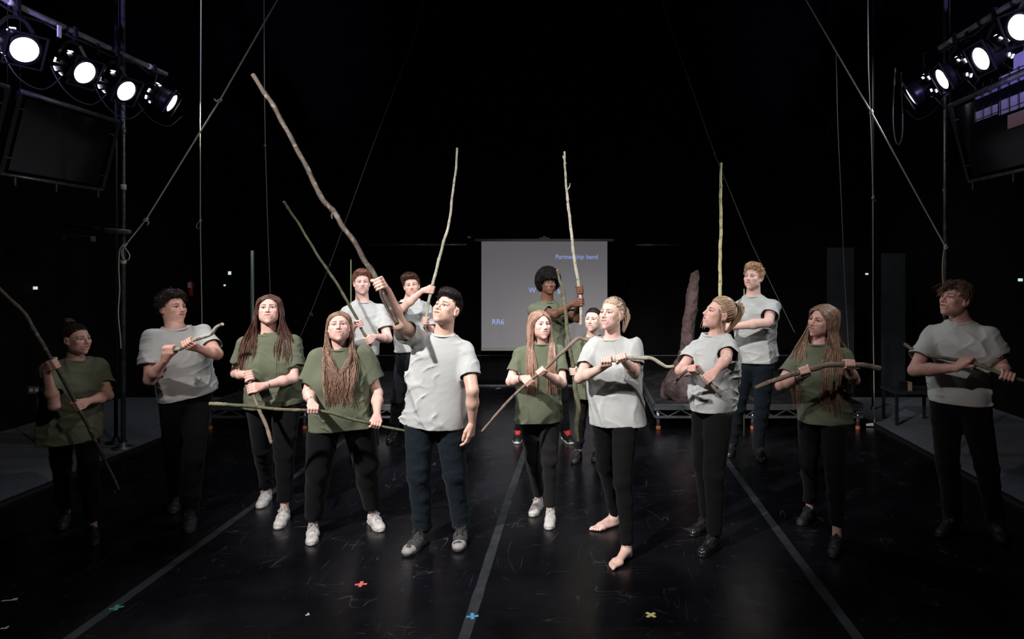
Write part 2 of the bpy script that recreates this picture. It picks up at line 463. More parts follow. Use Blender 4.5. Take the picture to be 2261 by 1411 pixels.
def hand_relaxed(W, d, palm, thumbdir, k=1.0, curl=1.0):
    W = np.array(W); d = nrm(d); palm = nrm(np.array(palm, float)-d*(np.dot(palm, d))); s = np.cross(d, palm)
    if s@np.array(thumbdir, float) < 0: s = -s
    P = [(cone(W, W+d*.03*k, .0255*k, .028*k, flat=(palm, .62)), .012)]
    for i in range(4):
        off = s*(1.5-i)*.0195*k; kn = W+d*(.088-.004*abs(i-1.3))*k+off
        P.append((cone(W+d*.02*k+off*.5, kn, .0145*k, .0118*k), .011))
        Ls = np.array([[.040, .025, .020], [.044, .028, .021], [.041, .026, .020], [.032, .020, .018]][i])*k
        rr = [.0096, .0098, .0094, .0084][i]*k; p = kn; ang = math.radians(22+i*5)*curl
        for j in range(3):
            q = p+Ls[j]*(d*math.cos(ang)+palm*math.sin(ang)); P.append((cone(p, q, rr*(1.05-.08*j), rr*(.97-.08*j)), .0025))
            p = q; ang += math.radians(28)*curl
    t0 = W+d*.02*k+s*.020*k+palm*.008; t1 = W+d*.058*k+s*.040*k+palm*.020; t2 = t1+d*.032*k+palm*.006*k+s*.002; t3 = t2+d*.024*k+palm*.004
    P += [(cone(t0, t1, .015*k, .0125*k), .010), (cone(t1, t2, .0115*k, .0105*k), .003), (cone(t2, t3, .0105*k, .0085*k), .003)]
    return P

def head_model(H, R, s, fem, mouth=0.0, fat=0.):
    m = Model()
    E = lambda c, r, k=0., Rl=None: m.u(ell(H(c), np.array(r)*s, R if Rl is None else R@Rl), k*s)
    C_ = lambda a, b, ra, rb, k=0.: m.u(cone(H(a), H(b), ra*s, rb*s), k*s)
    E(SK0, SKR)
    E((0, -.034, -.028), (.059+fat*.4, .058, .082), .03)
    jw = .0 if fem else .005
    E((0, -.044, -.080), (.036+fat+jw*.5, .041, .030), .03)
    E((0, -.076, -.104), (.016+jw*.5, .015, .014), .022)
    for sx in (-1, 1):
        E((sx*(.043+jw*.8+fat), -.010, -.060), (.018, .030, .028), .03)
        E((sx*.040, -.064, -.022), (.022, .018, .018), .022)
        C_((sx*.010, -.0815, .0210), (sx*.042, -.070, .0190), .0095 if fem else .0115, .008, .014)
    for sx in (-1, 1): E((sx*.036, -.045, -.048), (.020+fat*.5, .025, .030), .02)
    for sx in (-1, 1):
        m.sub(ell(H((sx*.032, -.103, .002)), np.array((.021, .0235, .014))*s, R), .012*s)
    C_((0, -.086, .010), (0, -.108, -.027), .0075, .0098, .010)
    E((0, -.1075, -.0300), (.0115, .010, .0088), .006)
    for sx in (-1, 1): E((sx*.0125, -.0965, -.0325), (.0078, .010, .0072), .005)
    E((0, -.086, -.060), (.027, .0135, .021), .020)
    lz = mouth*.004
    for sx in (-1, 1):
        C_((sx*.0255, -.0855, -.0570), (sx*.006, -.0970, -.0545+lz), .0020, .0042, .003)
        C_((sx*.0245, -.0855, -.0585), (0, -.0962, -.0640-lz), .0022, .0052, .003)
        m.sub(cone(H((sx*.022, -.0925, -.0580)), H((0, -.1030, -.0585)), .0010*s, (.0016+mouth*.004)*s), .0015*s)
        m.sub(ell(H((sx*.0062, -.1035, -.0388)), np.array((.0038, .005, .0028))*s, R), .001*s)
        E((sx*.031, -.0725, .0015), (.0165, .0142, .0135), .004)
        m.sub(ell(H((sx*.0310, -.0905, .0006)), np.array((.0150, .0140, .0062))*s, R), .0010*s)
        er = rotm(sx*-22, 0, sx*8)
        E((sx*.0760, .010, -.008), (.0075, .020, .033), .004, er)
        m.sub(ell(H((sx*.0845, .006, -.006)), np.array((.0055, .011, .019))*s, R@er), .004*s)
        E((sx*.0745, .002, -.030), (.0075, .010, .011), .005)
    return m

def skin_cols(V, c, R, s, skin, brow, lips, hairc, beard=0., low=0., no_scalp=False):
    L = ((V-c)@R)/s; x, y, z = np.abs(L[:, 0]), L[:, 1], L[:, 2]
    col = np.tile(np.array(skin, float), (len(V), 1))
    def mixc(w, cc):
        w = np.clip(w, 0, 1)[:, None]; col[:] = col*(1-w)+np.array(cc)*w
    near = (np.linalg.norm(L, axis=1) < .16)
    front = near & (y < -.045)
    blush = np.exp(-((x-.040)**2/.0003+(z+.028)**2/.0004))*front
    mixc(blush*.35, np.array(skin)*np.array([1.0, .68, .66]))
    mixc(np.exp(-(x**2/.00012+(z+.03)**2/.0001))*(y < -.10)*.4*near, np.array(skin)*np.array([1., .72, .70]))
    zl = -.0575
    up_ = .0080-.10*x-.0018*np.cos(x*260)*(x < .012); lo_ = .0125-.42*x**1.0*(x > .0)-.0
    lip = front & (x < .0265) & (z < zl+np.maximum(up_, .001)) & (z > zl-np.maximum(.0120-16*x*x, .001)) & (y < -.080)
    mixc(lip*.9, np.array(lips)*.85)
    mixc((front & (x < .0240) & (np.abs(z-zl+.0008) < .0021) & (y < -.081))*.9, np.array(lips)*.16)
    bz = .0215+.0030*np.sin(np.clip((x-.010)/.035, 0, 1)*PI*.8)
    th = np.interp(x, [.008, .014, .035, .050], [.0024, .0044, .0038, .0012])
    mixc((front & (x > .009) & (x < .049) & (np.abs(z-bz) < th))*.82, brow)
    ex = np.hypot((x-.031)/.0156, (z-.0012)/.0076)
    mixc((front & (ex < 1.30) & (ex > .70) & (z > .002))*.95, np.array(brow)*.25)
    mixc((front & (ex < 1.08) & (z <= .001))*.5, np.array(skin)*.35)
    ey = np.exp(-((x-.031)**2/.00025+(z-.008)**2/.00006))*front
    mixc(ey*.42, np.array(skin)*np.array([.7, .55, .55]))  # shade of the upper eye socket painted into the skin
    ei = np.exp(-(((y-.006)/.010)**2+((z+.006)/.017)**2))*near*(x > .0745); mixc(ei*.7, np.array(skin)*np.array([.75, .38, .38]))
    mixc(np.exp(-((x-.0062)**2/.000012+(z+.0385)**2/.000010))*(y < -.092)*near*.8, np.array(skin)*.12)
    if not no_scalp:
        sc = near & (z > hairline(y, low)-.002) & ((y > -.02) | (z > .06)) & (x < .078)
        ear = near & (x > .070) & (z < .03) & (y > -.02) & (y < .04)
        mixc((sc & ~ear)*.9, hairc)
    if beard > 0:
        bd = near & (z < -.045) & (y < .0) & ~lip
        mixc(bd*beard*.2, np.array(skin)*.5)
    return np.clip(col, 0, 1)

def eyeball(parent, c, r, gaze, iris):
    nu, nv = 20, 14; g = nrm(gaze); up = np.array([0, 0, 1.]); x = nrm(np.cross(g, up)); y = np.cross(x, g)
    V = []; Cc = []
    for j in range(nv+1):
        t = PI*j/nv; deg = math.degrees(t)
        k = (.008, .008, .008) if deg < 15 else (tuple(v*.7 for v in iris) if deg < 33 else (.60, .57, .55))
        for i in range(nu):
            a = 2*PI*i/nu; V.append(c+r*(g*math.cos(t)+(x*math.cos(a)+y*math.sin(a))*math.sin(t))); Cc.append(k)
    F = np.array([(j*nu+i, j*nu+(i+1) % nu, (j+1)*nu+(i+1) % nu, (j+1)*nu+i) for j in range(nv) for i in range(nu)])
    return mesh_obj('eye', np.array(V), F, M['eye'], parent, True, np.array(Cc))

# ---- hair: strands in head space (h) or world
def to_world(S, c, R, s): return c+(S*s)@R.T
def hair_mesh(parent, S, rad, base, rs, taper=.35, sides=4, name='hair', root=1.0, extra=None, mt=None):
    """S (n,k,3) world strands"""
    n, k, _ = S.shape
    t = np.linspace(0, 1, k)
    prof = np.interp(t, [0, .15, .7, 1], [root, 1, .85, taper])
    R_ = np.asarray(rad).reshape(-1, 1)*prof[None]
    V, F = tubes_batch(S, np.broadcast_to(R_, (n, k)), sides, .45)
    c = np.array(base)[None, None]*rs.uniform(.68, 1.32, (n, 1, 1))*np.interp(t, [0, .3, 1], [.8, 1, 1.15])[None, :, None]
    c = np.broadcast_to(c[:, :, None], (n, k, sides, 3)).reshape(-1, 3)
    if extra is not None:
        V2, F2, c2 = extra; F = np.vstack([F, F2+len(V)]); V = np.vstack([V, V2]); c = np.vstack([c, c2])
    mt = mt or ('hair_dark' if max(base) < .1 else 'hair')
    return mesh_obj(name, V, F, M[mt], parent, True, np.clip(c, 0, 1))
def hair_cap(c, R, s, h, base, low=0., disp=.004, vox=.006, bulge=None, seed=1, side=1.0):
    m = Model(); H = lambda p: c+R@(np.array(p)*s)
    m.u(ell(H(SK0+np.array([0, 0, .004])), (SKR+np.array([h*side, h, h*1.1]))*s, R))
    if bulge: 
        for b in bulge: m.u(ell(H(b[0]), np.array(b[1])*s, R), .02)
    fn0, lo, hi = m.p[0][1]
    def cut(X, Y, Z):
        dx, dy, dz = X-c[0], Y-c[1], Z-c[2]
        ly = (dx*R[0][1]+dy*R[1][1]+dz*R[2][1])/s; lz = (dx*R[0][2]+dy*R[1][2]+dz*R[2][2])/s
        return (lz-hairline(ly, low))*s*.7+0*(dx+dy+dz)
    m.sub((lambda X, Y, Z: cut(X, Y, Z), lo-.1, hi+.1), .012)
    m.disp = lambda P: disp*sn(P, seed, 75)+disp*.6*sn(P, seed+3, 160); m.dpad = disp*2
    V, F = m.mesh(vox)
    hair_cap.last = m
    return V, F, np.tile(np.array(base)*.75, (len(V), 1))
def push(S, model, d0, it=3):
    for _ in range(it):
        d = model.ev(S); m = d < d0
        if not m.any(): break
        P = S[m]; g = model.grad(P); S[m] = P+g*(d0-d[m])[:, None]*.9
    return S

def short_hair(root, c, R, s, base, rs, n=700, L=.03, comb=(0, 0, 0), lift=.8, rnd=.35, curl=.0, rad=.0026, low=0., h=.008, k=5, grad_front=1., topL=None, disp=.004, bulge=None, side=1., hug=.15, mt=None):
    p, nn = on_scalp(n, rs, low)
    p = p+nn*h*.4
    d = nn*lift+np.array(comb)+rs.normal(size=(n, 3))*rnd
    d /= np.linalg.norm(d, axis=1, keepdims=True)
    l = L*rs.uniform(.6, 1.25, n)
    top = np.clip((p[:, 2]-.02)/.09, 0, 1); l = l*(.35+.65*top) if topL is None else l*(topL+(1-topL)*top)
    fr = np.clip((-p[:, 1])/.08, 0, 1)*top; l = l*(1+(grad_front-1)*fr)
    t = np.linspace(0, 1, k)
    ph = rs.uniform(0, 6.28, n); a1 = np.cross(d, rs.normal(size=(n, 3))); a1 /= np.linalg.norm(a1, axis=1, keepdims=True); a2 = np.cross(d, a1)
    w = 2*PI*1.1
    S = p[:, None]+d[:, None]*(l[:, None]*t)[..., None]
    if curl:
        S = S+curl*(a1[:, None]*np.sin(w*t+ph[:, None])[..., None]+a2[:, None]*np.cos(w*t+ph[:, None])[..., None])*np.minimum(1, t*3)[None, :, None]
    S[:, :, 2] -= (t**2*.25)[None]*l[:, None]
    Sk = to_world(S, c, R, s)
    cap = hair_cap(c, R, s, h, base, low, disp, bulge=bulge, side=side)
    cm = hair_cap.last
    tt_ = np.linspace(0, 1, k)[None, :]
    for _ in range(5):
        d_ = cm.ev(Sk); want = .001+hug*tt_*l[:, None]
        mv = np.clip(want-d_, 0, .02); g_ = cm.grad(Sk); Sk = Sk+g_*mv[..., None]*.8
    return hair_mesh(root, Sk, rad*rs.uniform(.7, 1.3, n), base, rs, sides=3, extra=cap, mt=mt)

def long_hair(root, c, R, s, base, rs, N, latv, Fv, shirt, headm, n=420, front_len=.36, back_len=.40, front=(1, 1), wave=.006, wfreq=5., rad=.0030, half_up=False, width=.085, part=0., vol=0., inner=.045):
    k = 21; S = np.zeros((n, k, 3)); up = np.array([0, 0, 1.])
    for i in range(n):
        sd = -1 if i % 2 else 1
        v = rs.uniform(0, 1)                     # 0 at the forehead, 1 at the nape
        yt = np.interp(v, [0, .25, 1], [-.120, -.066, .085])
        top = SK0+SKR*1.03*nrm(np.array([part+sd*.03, (yt-.018)/.094, 1.0 if v < .7 else 1.0-(v-.7)*1.6]))
        az = np.interp(v, [0, .35, .7, 1], [62, 88, 125, 172])+rs.uniform(-7, 7)
        q = math.radians(az); off = rs.uniform(1.08, 1.26)+vol
        side = np.array([sd*math.sin(q)*.074*off, .018-math.cos(q)*.094*off, .022+rs.uniform(-.01, .01)])
        low_ = np.array([sd*math.sin(q)*.074*(off+.12), .022-math.cos(q)*.080*(off+.02), -.055])
        if half_up:
            side[1] = max(side[1], .0); low_[1] = max(low_[1], .005)
        mid = SK0+(top-SK0+side-SK0)/2; mid = SK0+(mid-SK0)/np.linalg.norm((mid-SK0)/SKR)*off*.98 if True else mid
        hp = [to_world(np.array(p_), c, R, s) for p_ in (top, mid, side, low_)]
        fr = front[0] if sd < 0 else front[1]
        isf = rs.uniform() < fr*np.interp(v, [0, .6, 1], [1, .75, .25])
        ln = (front_len if isf else back_len)*rs.uniform(.78, 1.08)
        lx = sd*(rs.uniform(inner, inner+width))
        e1 = N+latv*(sd*max(abs(lx), .056))+Fv*(.085 if isf else -.11)+up*-.06
        e2 = N+latv*(lx*(.85 if half_up else 1.05))+Fv*(.13 if isf else -.14)+up*(-ln*.55-.03)
        e3 = N+latv*(lx*(.75 if half_up else 1.0)+rs.normal()*.012)+Fv*(.12 if isf else -.13)+up*(-ln)
        sh = (hp[3]*.45+e1*.55); sh[2] = max(sh[2], e1[2]+.01)
        path = smooth_path(hp+[sh, e1, e2, e3], 8)
        dd = np.r_[0, np.cumsum(np.linalg.norm(np.diff(path, axis=0), axis=1))]; tt = np.linspace(0, dd[-1], k)
        S[i] = np.stack([np.interp(tt, dd, path[:, a]) for a in range(3)], -1)
    S = push(S, headm, .006, 3); S = push(S, shirt, .012, 4)
    t = np.linspace(0, 1, k)
    ng = 26; lo_ = S[:, k//2]@latv; grp = np.argsort(np.argsort(lo_))*ng//n; gph = rs.uniform(0, 6.28, (ng, 2)); gfr = rs.uniform(.8, 1.25, ng)
    wv = np.clip((t-.28)/.3, 0, 1)
    ph = gph[grp]+rs.normal(size=(n, 2))*.35
    a_ = wfreq*2*PI*t[None]*gfr[grp][:, None]
    S += (latv[None, None]*(np.sin(a_+ph[:, :1])*wv)[..., None]+Fv[None, None]*((.6+.6*np.cos(a_+ph[:, 1:]))*wv)[..., None])*wave
    cen = np.stack([S[grp == g].mean(axis=0) if (grp == g).any() else S[0] for g in range(ng)]); cl = np.interp(t, [0, .35, 1], [0, 0, .30])[None, :, None]
    S = S*(1-cl)+cen[grp]*cl
    S += rs.normal(size=(n, 1, 3))*.006*np.clip(t*2-.4, 0, 1)[None, :, None]
    r0 = rad*rs.uniform(.5, 1.1, n)*np.where(rs.uniform(size=n) < .22, 2.0, 1.)
    cap = hair_cap(c, R, s, .004, base, .0, .001, seed=4)
    return hair_mesh(root, S, r0, base, rs, taper=.25, sides=3, extra=cap)

def tied_hair(root, c, R, s, base, rs, tie, n=260, h=.008, tail=None, tail_n=120, tail_len=.2, tail_dir=None, bun=None, loose=10, rad=.0026, low=0., headm=None, tail_w=.02):
    """hair drawn from the hairline to a tie at the back; tail: list of head-space points"""
    tie = np.array(tie, float); k = 9; t = np.linspace(0, 1, k)
    p, nn = on_scalp(n, rs, low)
    a = (p-SK0)/SKR; a /= np.linalg.norm(a, axis=1, keepdims=True); b = (tie-SK0)/SKR; b = b/np.linalg.norm(b)
    S = a[:, None]*(1-t)[None, :, None]+b*t[None, :, None]; S /= np.linalg.norm(S, axis=2, keepdims=True)
    S = SK0+S*SKR*(1+.0)+S*(h+rs.uniform(0, .006, n))[:, None, None]*np.sin(.35+t*2.4)[None, :, None]
    S[:, -1] = tie+rs.normal(size=(n, 3))*.006
    W_ = to_world(S, c, R, s)
    cap = hair_cap(c, R, s, h*.6, base, low, .0015, seed=7)
    hm = hair_mesh(root, W_, rad*rs.uniform(.7, 1.3, n), base, rs, taper=.7, sides=3, extra=cap)
    if tail is not None:
        path = smooth_path([to_world(tie, c, R, s)]+[to_world(np.array(q), c, R, s) for q in tail], 8)
        kk = 22; dd = np.r_[0, np.cumsum(np.linalg.norm(np.diff(path, axis=0), axis=1))]
        S2 = np.zeros((tail_n, kk, 3)); tt = np.linspace(0, 1, kk)
        pr = np.interp(tt, [0, .2, .6, 1], [.35, 1, 1, .5])
        for i in range(tail_n):
            o = rs.normal(size=3); o = o/np.linalg.norm(o)*rs.uniform(.2, 1)*tail_w; l = rs.uniform(.72, 1.0)
            ts = tt*dd[-1]*l
            S2[i] = np.stack([np.interp(ts, dd, path[:, q]) for q in range(3)], -1)+o*pr[:, None]+.003*np.sin(tt*9+i)[:, None]
        hair_mesh(root, S2, .0028*rs.uniform(.7, 1.4, tail_n), base, rs, taper=.3, name='ponytail')
        o = MB(); T0 = to_world(tie, c, R, s); d = nrm(path[3]-path[0]); o.lathe(T0-d*.002, d, [(0, .014), (.003, .018), (.010, .018), (.013, .014)], 14)
        o.build('hair_tie', M['black_cloth'], root, True)
    if bun is not None:
        m = Model(); m.u(ell(to_world(np.array(bun[0]), c, R, s), np.array(bun[1])*s, R)); m.disp = lambda P: .006*sn(P, 3, 90)+.003*sn(P, 5, 200); m.dpad = .012
        V, F = m.mesh(.005); mesh_obj('hair_bun', V, F, M['hair'], root, True, np.tile(np.array(base)*.9, (len(V), 1))*rs.uniform(.7, 1.2, (len(V), 1)))
    return hm
def loose_locks(root, c, R, s, base, rs, starts, ends, n=14, name='loose_lock', w=.008, rad=.0014, wave=.004):
    for a, b in zip(starts, ends):
        S = []
        for i in range(n):
            a_ = np.array(a)+rs.normal(size=3)*w*.5; b_ = np.array(b)+rs.normal(size=3)*w
            md = (a_+b_)/2+np.array([np.sign(a_[0])*.010, -.006, .004])
            P = smooth_path([a_, md, b_], 6)
            tt = np.linspace(0, 1, len(P)); P = P+np.stack([np.sin(tt*9+i)*wave*tt, 0*tt, 0*tt], -1); S.append(P)
        S = to_world(np.array(S), c, R, s)
        hair_mesh(root, S, rad*rs.uniform(.7, 1.4, len(S)), base, rs, name=name)

def shoe(parent, heel, d, L=.27, kind='sneaker', upper='white_shoe', sole='white_rubber', lace='white_rubber', k=1.0, toe_cap=None, lift=0., cols=None):
    heel = np.array(heel, float); d = nrm(np.array([d[0], d[1], 0])); s = np.array([-d[1], d[0], 0]); z = np.array([0, 0, 1.])
    f = L/.27
    P = lambda x, y, h: heel+d*x*f+s*y*f+z*(h*f+lift)
    m = Model()
    m.u(cone(P(.040, 0, .040), P(.120, .002, .042), .036*f, .038*f, flat=(s, .9)))
    m.u(cone(P(.120, .002, .040), P(.222, .0, .026), .038*f, .030*f, flat=(s, 1.25)), .02)
    m.u(cone(P(.200, .0, .022), P(.236, .0, .020), .030*f, .024*f, flat=(s, 1.35)), .012)
    top = .085 if kind != 'boot' else .17
    m.u(cone(P(.050, 0, .05), P(.052, 0, top+.03), .036*f, .036*f, cut=(P(.05, 0, top), z*.94-d*.34)), .022)
    m.u(cone(P(.080, 0, .075), P(.150, 0, .050), .022*f, .020*f), .02)
    if kind in ('sneaker', 'high'):
        m.u(cone(P(.085, 0, .085), P(.098, 0, .112), .016*f, .014*f, flat=(d, .35)), .006)
    low = heel[2]+.012*f+lift
    m.sub((lambda X, Y, Z: (Z-low)+0*X+0*Y, heel-1, heel+1), .004)
    m.disp = lambda Q: .0012*sn(Q, 5, 120); m.dpad = .003
    V, F = m.mesh(.0058); sh = mesh_obj('shoe', V, F, M[upper], parent, True)
    # sole from an outline
    prof = [(-.004, 0), (.0, .022), (.018, .034), (.06, .036), (.11, .033), (.16, .042), (.20, .045), (.235, .036), (.258, .018), (.264, 0)]
    out = [P(x, y, 0) for x, y in prof]+[P(x, -y, 0) for x, y in prof[-2:0:-1]]
    n = len(out); cen = np.mean(out, axis=0); V = []; F = []
    hts = [(0, .95), (.004, 1.02), (.020 if kind != 'boot' else .014, 1.02), (.027 if kind != 'boot' else .018, .96)]
    for h_, sc in hts: V += [cen+(o_-cen)*sc+z*h_*f for o_ in out]
    for j in range(3): F += [(j*n+i, j*n+(i+1) % n, (j+1)*n+(i+1) % n, (j+1)*n+i) for i in range(n)]
    F += [tuple(range(n))[::-1], tuple(3*n+i for i in range(n))]
    mesh_obj('sole', np.array(V), F, M[sole], sh, True)
    if toe_cap:
        m = Model(); m.u(cone(P(.212, .0, .026), P(.238, .0, .024), .0325*f, .0265*f, flat=(s, 1.38)))
        m.sub((lambda X, Y, Z: (Z-low-.004)+0*X+0*Y, heel-1, heel+1), .002); V, F = m.mesh(.0045); mesh_obj('toe_cap', V, F, M[toe_cap], sh, True)
    if lace:
        b = MB()
        for i, x in enumerate(np.linspace(.100, .165, 5)):
            h_ = np.interp(x, [.095, .17], [.101, .076]); w_ = .021
            sg = 1 if i % 2 else -1
            b.tube([P(x-.006*sg, -w_, h_-.010), P(x, 0, h_), P(x+.006*sg, w_, h_-.010)], .0026*f*(1.5 if lace == 'red_lace' else 1), 6)
            b.tube([P(x+.006*sg, -w_, h_-.010), P(x, 0, h_+.002), P(x-.006*sg, w_, h_-.010)], .0026*f*(1.5 if lace == 'red_lace' else 1), 6)
        for sg in (-1, 1):
            b.tube(smooth_path([P(.100, 0, .104), P(.102, sg*.018, .107), P(.116, sg*.034, .092), P(.112, sg*.020, .092), P(.100, 0, .104)], 4), .0024*f, 5)
            b.tube(smooth_path([P(.100, 0, .104), P(.118, sg*.014, .098), P(.132, sg*.030, .076)], 4), .0022*f, 5)
        b.build('laces', M[lace], sh, True)
    return sh
def foot_prims(heel, d, side, L=.24):
    heel = np.array(heel, float); d = nrm(np.array([d[0], d[1], 0])); s = np.array([-d[1], d[0], 0])*side; z = np.array([0, 0, 1.])
    f = L/.24; P = lambda x, y, h: heel+d*x*f+s*y*f+z*h*f
    Q = [(cone(P(.028, 0, .026), P(.045, 0, .05), .026, .028), .02), (cone(P(.045, 0, .06), P(.050, 0, .11), .030, .032), .02),
         (cone(P(.06, 0, .055), P(.16, .012, .024), .030, .020, flat=(s, 1.1)), .02), (cone(P(.05, -.012, .022), P(.165, -.022, .015), .020, .014), .018),
         (cone(P(.155, .022, .020), P(.185, .020, .016), .020, .014, flat=(s, 1.2)), .015), (cone(P(.155, -.01, .018), P(.180, -.012, .014), .020, .012, flat=(s, 1.5)), .015)]
    for y0, y1, x1, r in ((.026, .024, .232, .0120), (.010, .010, .226, .0088), (-.004, -.005, .217, .0083), (-.017, -.019, .206, .0078), (-.030, -.032, .192, .0072)):
        Q.append((cone(P(.170, y0, .016), P(x1-.012, y1, .017), r, r*.92), .006)); Q.append((cone(P(x1-.012, y1, .016), P(x1, y1, .010), r*.95, r*.85), .003))
    return Q

PEOPLE = []
def person(sp):
    rs = np.random.RandomState(sp['seed']); fem = sp['fem']; sc = sp.get('sc', 1.0); fat = sp.get('fat', 0.)
    Y0 = sp['Y']; U = lambda px, py, dy=0.: Wp(px, py, Y0+dy)
    shA = U(*sp['sh'][0]); shB = U(*sp['sh'][1])
    bx = (shA[0]+shB[0])/2; bear = bearing(bx, Y0)
    yaw = sp.get('yaw', 0)+bear; Fv = np.array([math.sin(math.radians(yaw)), -math.cos(math.radians(yaw)), 0])
    span = sp.get('span', .35 if not fem else .315)*sc
    mid = (shA+shB)/2; lat = np.array([math.cos(math.radians(yaw)), math.sin(math.radians(yaw)), 0])
    # keep the picked pixels, swing the pair about its middle to face the body direction
    zA, zB = shA[2], shB[2]
    def onray(P, depth): return Wp(CX+P[0]/P[1]*FPX, CY-(P[2]-CH)/P[1]*FPX, depth)
    shA = onray(shA, Y0-lat[1]*span/2+sp.get('shdy', 0)); shB = onray(shB, Y0+lat[1]*span/2+sp.get('shdy', 0))
    lat = nrm((shB-shA)*np.array([1, 1, 0])); Fv = np.array([lat[1], -lat[0], 0])
    Nk = U(*sp['neck'], sp.get('ndy', 0.)); hem = U(*sp['hem'][:2], sp.get('hdy', 0.)); hw = sp['hw']
    hemN = nrm(Nk-hem)
    floor_pts = [Gp(*q) for q in sp['feet']]
    loc = np.array([hem[0], Y0, 0.])
    root = empty('person', loc, sp['label'], 'person', None)
    skin = tuple(np.array(sp.get('skin', (.60, .36, .295)))*np.array([1., .94, .93]))
    # ---- head
    c = U(*sp['head'], sp.get('hdepth', -.03)); s = sp.get('hs', .94 if fem else .98)*(.97 if fem else .985)
    hb = bearing(c[0], c[1]); yw, pt, rl = sp['look']; R = rotm(yw+hb, pt, rl)
    H = lambda p: c+R@(np.array(p)*s)
    hm = head_model(H, R, s, fem, sp.get('mouth', .35), fat)
    headonly = Model(); headonly.p = list(hm.p)
    nr = (.050 if fem else .058)*sc*(1+fat*6); nb = Nk+np.array([0, 0, .0])-Fv*.005
    hm.u(cone(H((0, .018, -.045)), nb+np.array([0, 0, .01]), nr*.95, nr*1.08), .02)
    pn = nrm(np.array([0, 0, 1.])*.90+Fv*.42); Cc = Nk+Fv*.006
    cr = .074*sc*(1+fat*5)
    hm.u(ell(Cc-pn*.020, (cr*1.05, cr*1.0, .030), rotm(yaw, -25, 0)), .025)
    for sx in (-1, 1):
        hm.u(cone(nb-lat*sx*.0+np.array([0, 0, .02]), Cc+lat*sx*cr*.9-pn*.012, nr*.7, .014), .02)
    hm.u(cone(nb-np.array([0, 0, .01]), nb-np.array([0, 0, .08]), nr*1.1, nr*1.2), .02)
    Vh, Fh = hm.mesh(sp.get('vox', .0036))
    colh = skin_cols(Vh, c, R, s, skin, sp['brow'], sp.get('lips', tuple(np.array(skin)*np.array([.86, .50, .52]))), np.array(sp['hair'])*.5, sp.get('beard', 0), sp.get('low', 0), sp.get('bald_cols', False))
    # ---- arms
    parts = [(Vh, Fh, colh)]; sleeves = []
    L1, L2 = .285*sc*(.94 if fem else 1), .250*sc*(.94 if fem else 1)
    ra = (.040 if fem else .046)*(1+fat*8)*sc
    arm = {}
    stick = sp.get('stick'); SP = None
    if stick:
        SP = np.array([U(*q) for q in stick['pts']]); SPx = [q[:2] for q in stick['pts']]
        SPs = smooth_path(SP, 8)
    for key, S0 in (('a', shA), ('b', shB)):
        hd = sp['hands'].get(key)
        if hd is None: continue
        ex, ey = hd['el']
        k = (.90 if fem else 1.0)*sc
        if hd['t'] == 'grip':
            px = np.array([CX+SPs[:, 0]/SPs[:, 1]*FPX, CY-(SPs[:, 2]-CH)/SPs[:, 1]*FPX]).T
            i = int(np.argmin(np.hypot(px[:, 0]-hd['at'][0], px[:, 1]-hd['at'][1]))); i = min(max(i, 1), len(SPs)-2)
            Cg = SPs[i]; Sd = SPs[i+1]-SPs[i-1]; W0 = Cg
        else: W0 = U(*hd['at'], hd.get('dy', 0))
        best = None
        for ed in np.arange(-.55, .35, .01):
            E = onray(U(ex, ey), S0[1]+ed); l1 = np.linalg.norm(E-S0); l2 = np.linalg.norm(W0-E)-(.07 if hd['t'] == 'grip' else 0)
            cst = (l1-L1)**2+(l2-L2)**2+.002*abs(ed)*hd.get('pen', 1)
            if best is None or cst < best[0]: best = (cst, E, l1, l2)
        _, E, l1, l2 = best
        if hd['t'] == 'grip':
            sr = stick['r']*hd.get('rk', 1)
            W, hp = hand_grip(Cg, Sd, sr, E, hd.get('back', 1), hd.get('thumb', (0, 0, 1)), k, hd.get('lean', .5))
        else:
            W = W0; hp = hand_relaxed(W, hd.get('dir', W0-E), hd['palm'], hd['thumb'], k, hd.get('curl', 1.0))
        if sp.get('dbg', 1): print('ARM %s %s upper %.2f/%.2f fore %.2f/%.2f' % (sp['id'], key, l1, L1, np.linalg.norm(W-E), L2))
        am = Model()
        am.u(cone(S0, E, ra*1.15, ra*.86)); am.u(cone(E, E*.62+W*.38, ra*.84, ra*.86), .015); am.u(cone(E*.62+W*.38, W, ra*.86, .0235*k), .02)
        for pr, kk in hp: am.u(pr, kk)
        n1 = nrm(E-S0); 
        am.p[0] = (0, cone(S0+n1*.12, E, ra*1.05, ra*.86), 0)
        V, F = am.mesh(sp.get('avox', .0044))
        ca = np.tile(np.array(skin, float), (len(V), 1))
        dW = np.linalg.norm(V-W, axis=1); w_ = np.clip((.16-dW)/.12, 0, 1)[:, None]*.22; ca = ca*(1-w_)+ca*np.array([1, .76, .74])*w_
        parts.append((V, F, ca)); arm[key] = (S0, E, W)
    # ---- legs
    pz = sp.get('pz', (hem[2]+.06)); pel = np.array([hem[0]+sp.get('pdx', 0), hem[1], max(pz, .0)]); 
    bareV = []
    lw = sp.get('leg', (.082, .055, .040) if fem else (.085, .062, .050)); zc = sp.get('crotch', pel[2]-.11)
    leg = []; toes = sp['toes']
    hipw = hw*.46
    if sp.get('cross'): pass
    for i, sx in enumerate((-1, 1)):
        heel = floor_pts[i].copy(); toe = Gp(*toes[i]); d = nrm(toe-heel) if np.linalg.norm(toe-heel) > .02 else Fv
        d = nrm(d+Fv*sp.get('toeF', .35)); ank = heel+d*.05+np.array([0, 0, .10])
        hip = pel+lat*sx*hipw+np.array([0, 0, -.06])
        kn = hip*.48+ank*.52+d*.035+Fv*sp.get('knee', (0, 0))[i]
        leg.append((hip, kn, ank, heel, d))
    tm = Model()
    tm.u(ell(pel+np.array([0, 0, -.01]), (hw*.84, min(.105, hw*.58), .14), rotm(yaw, 0, 0)))
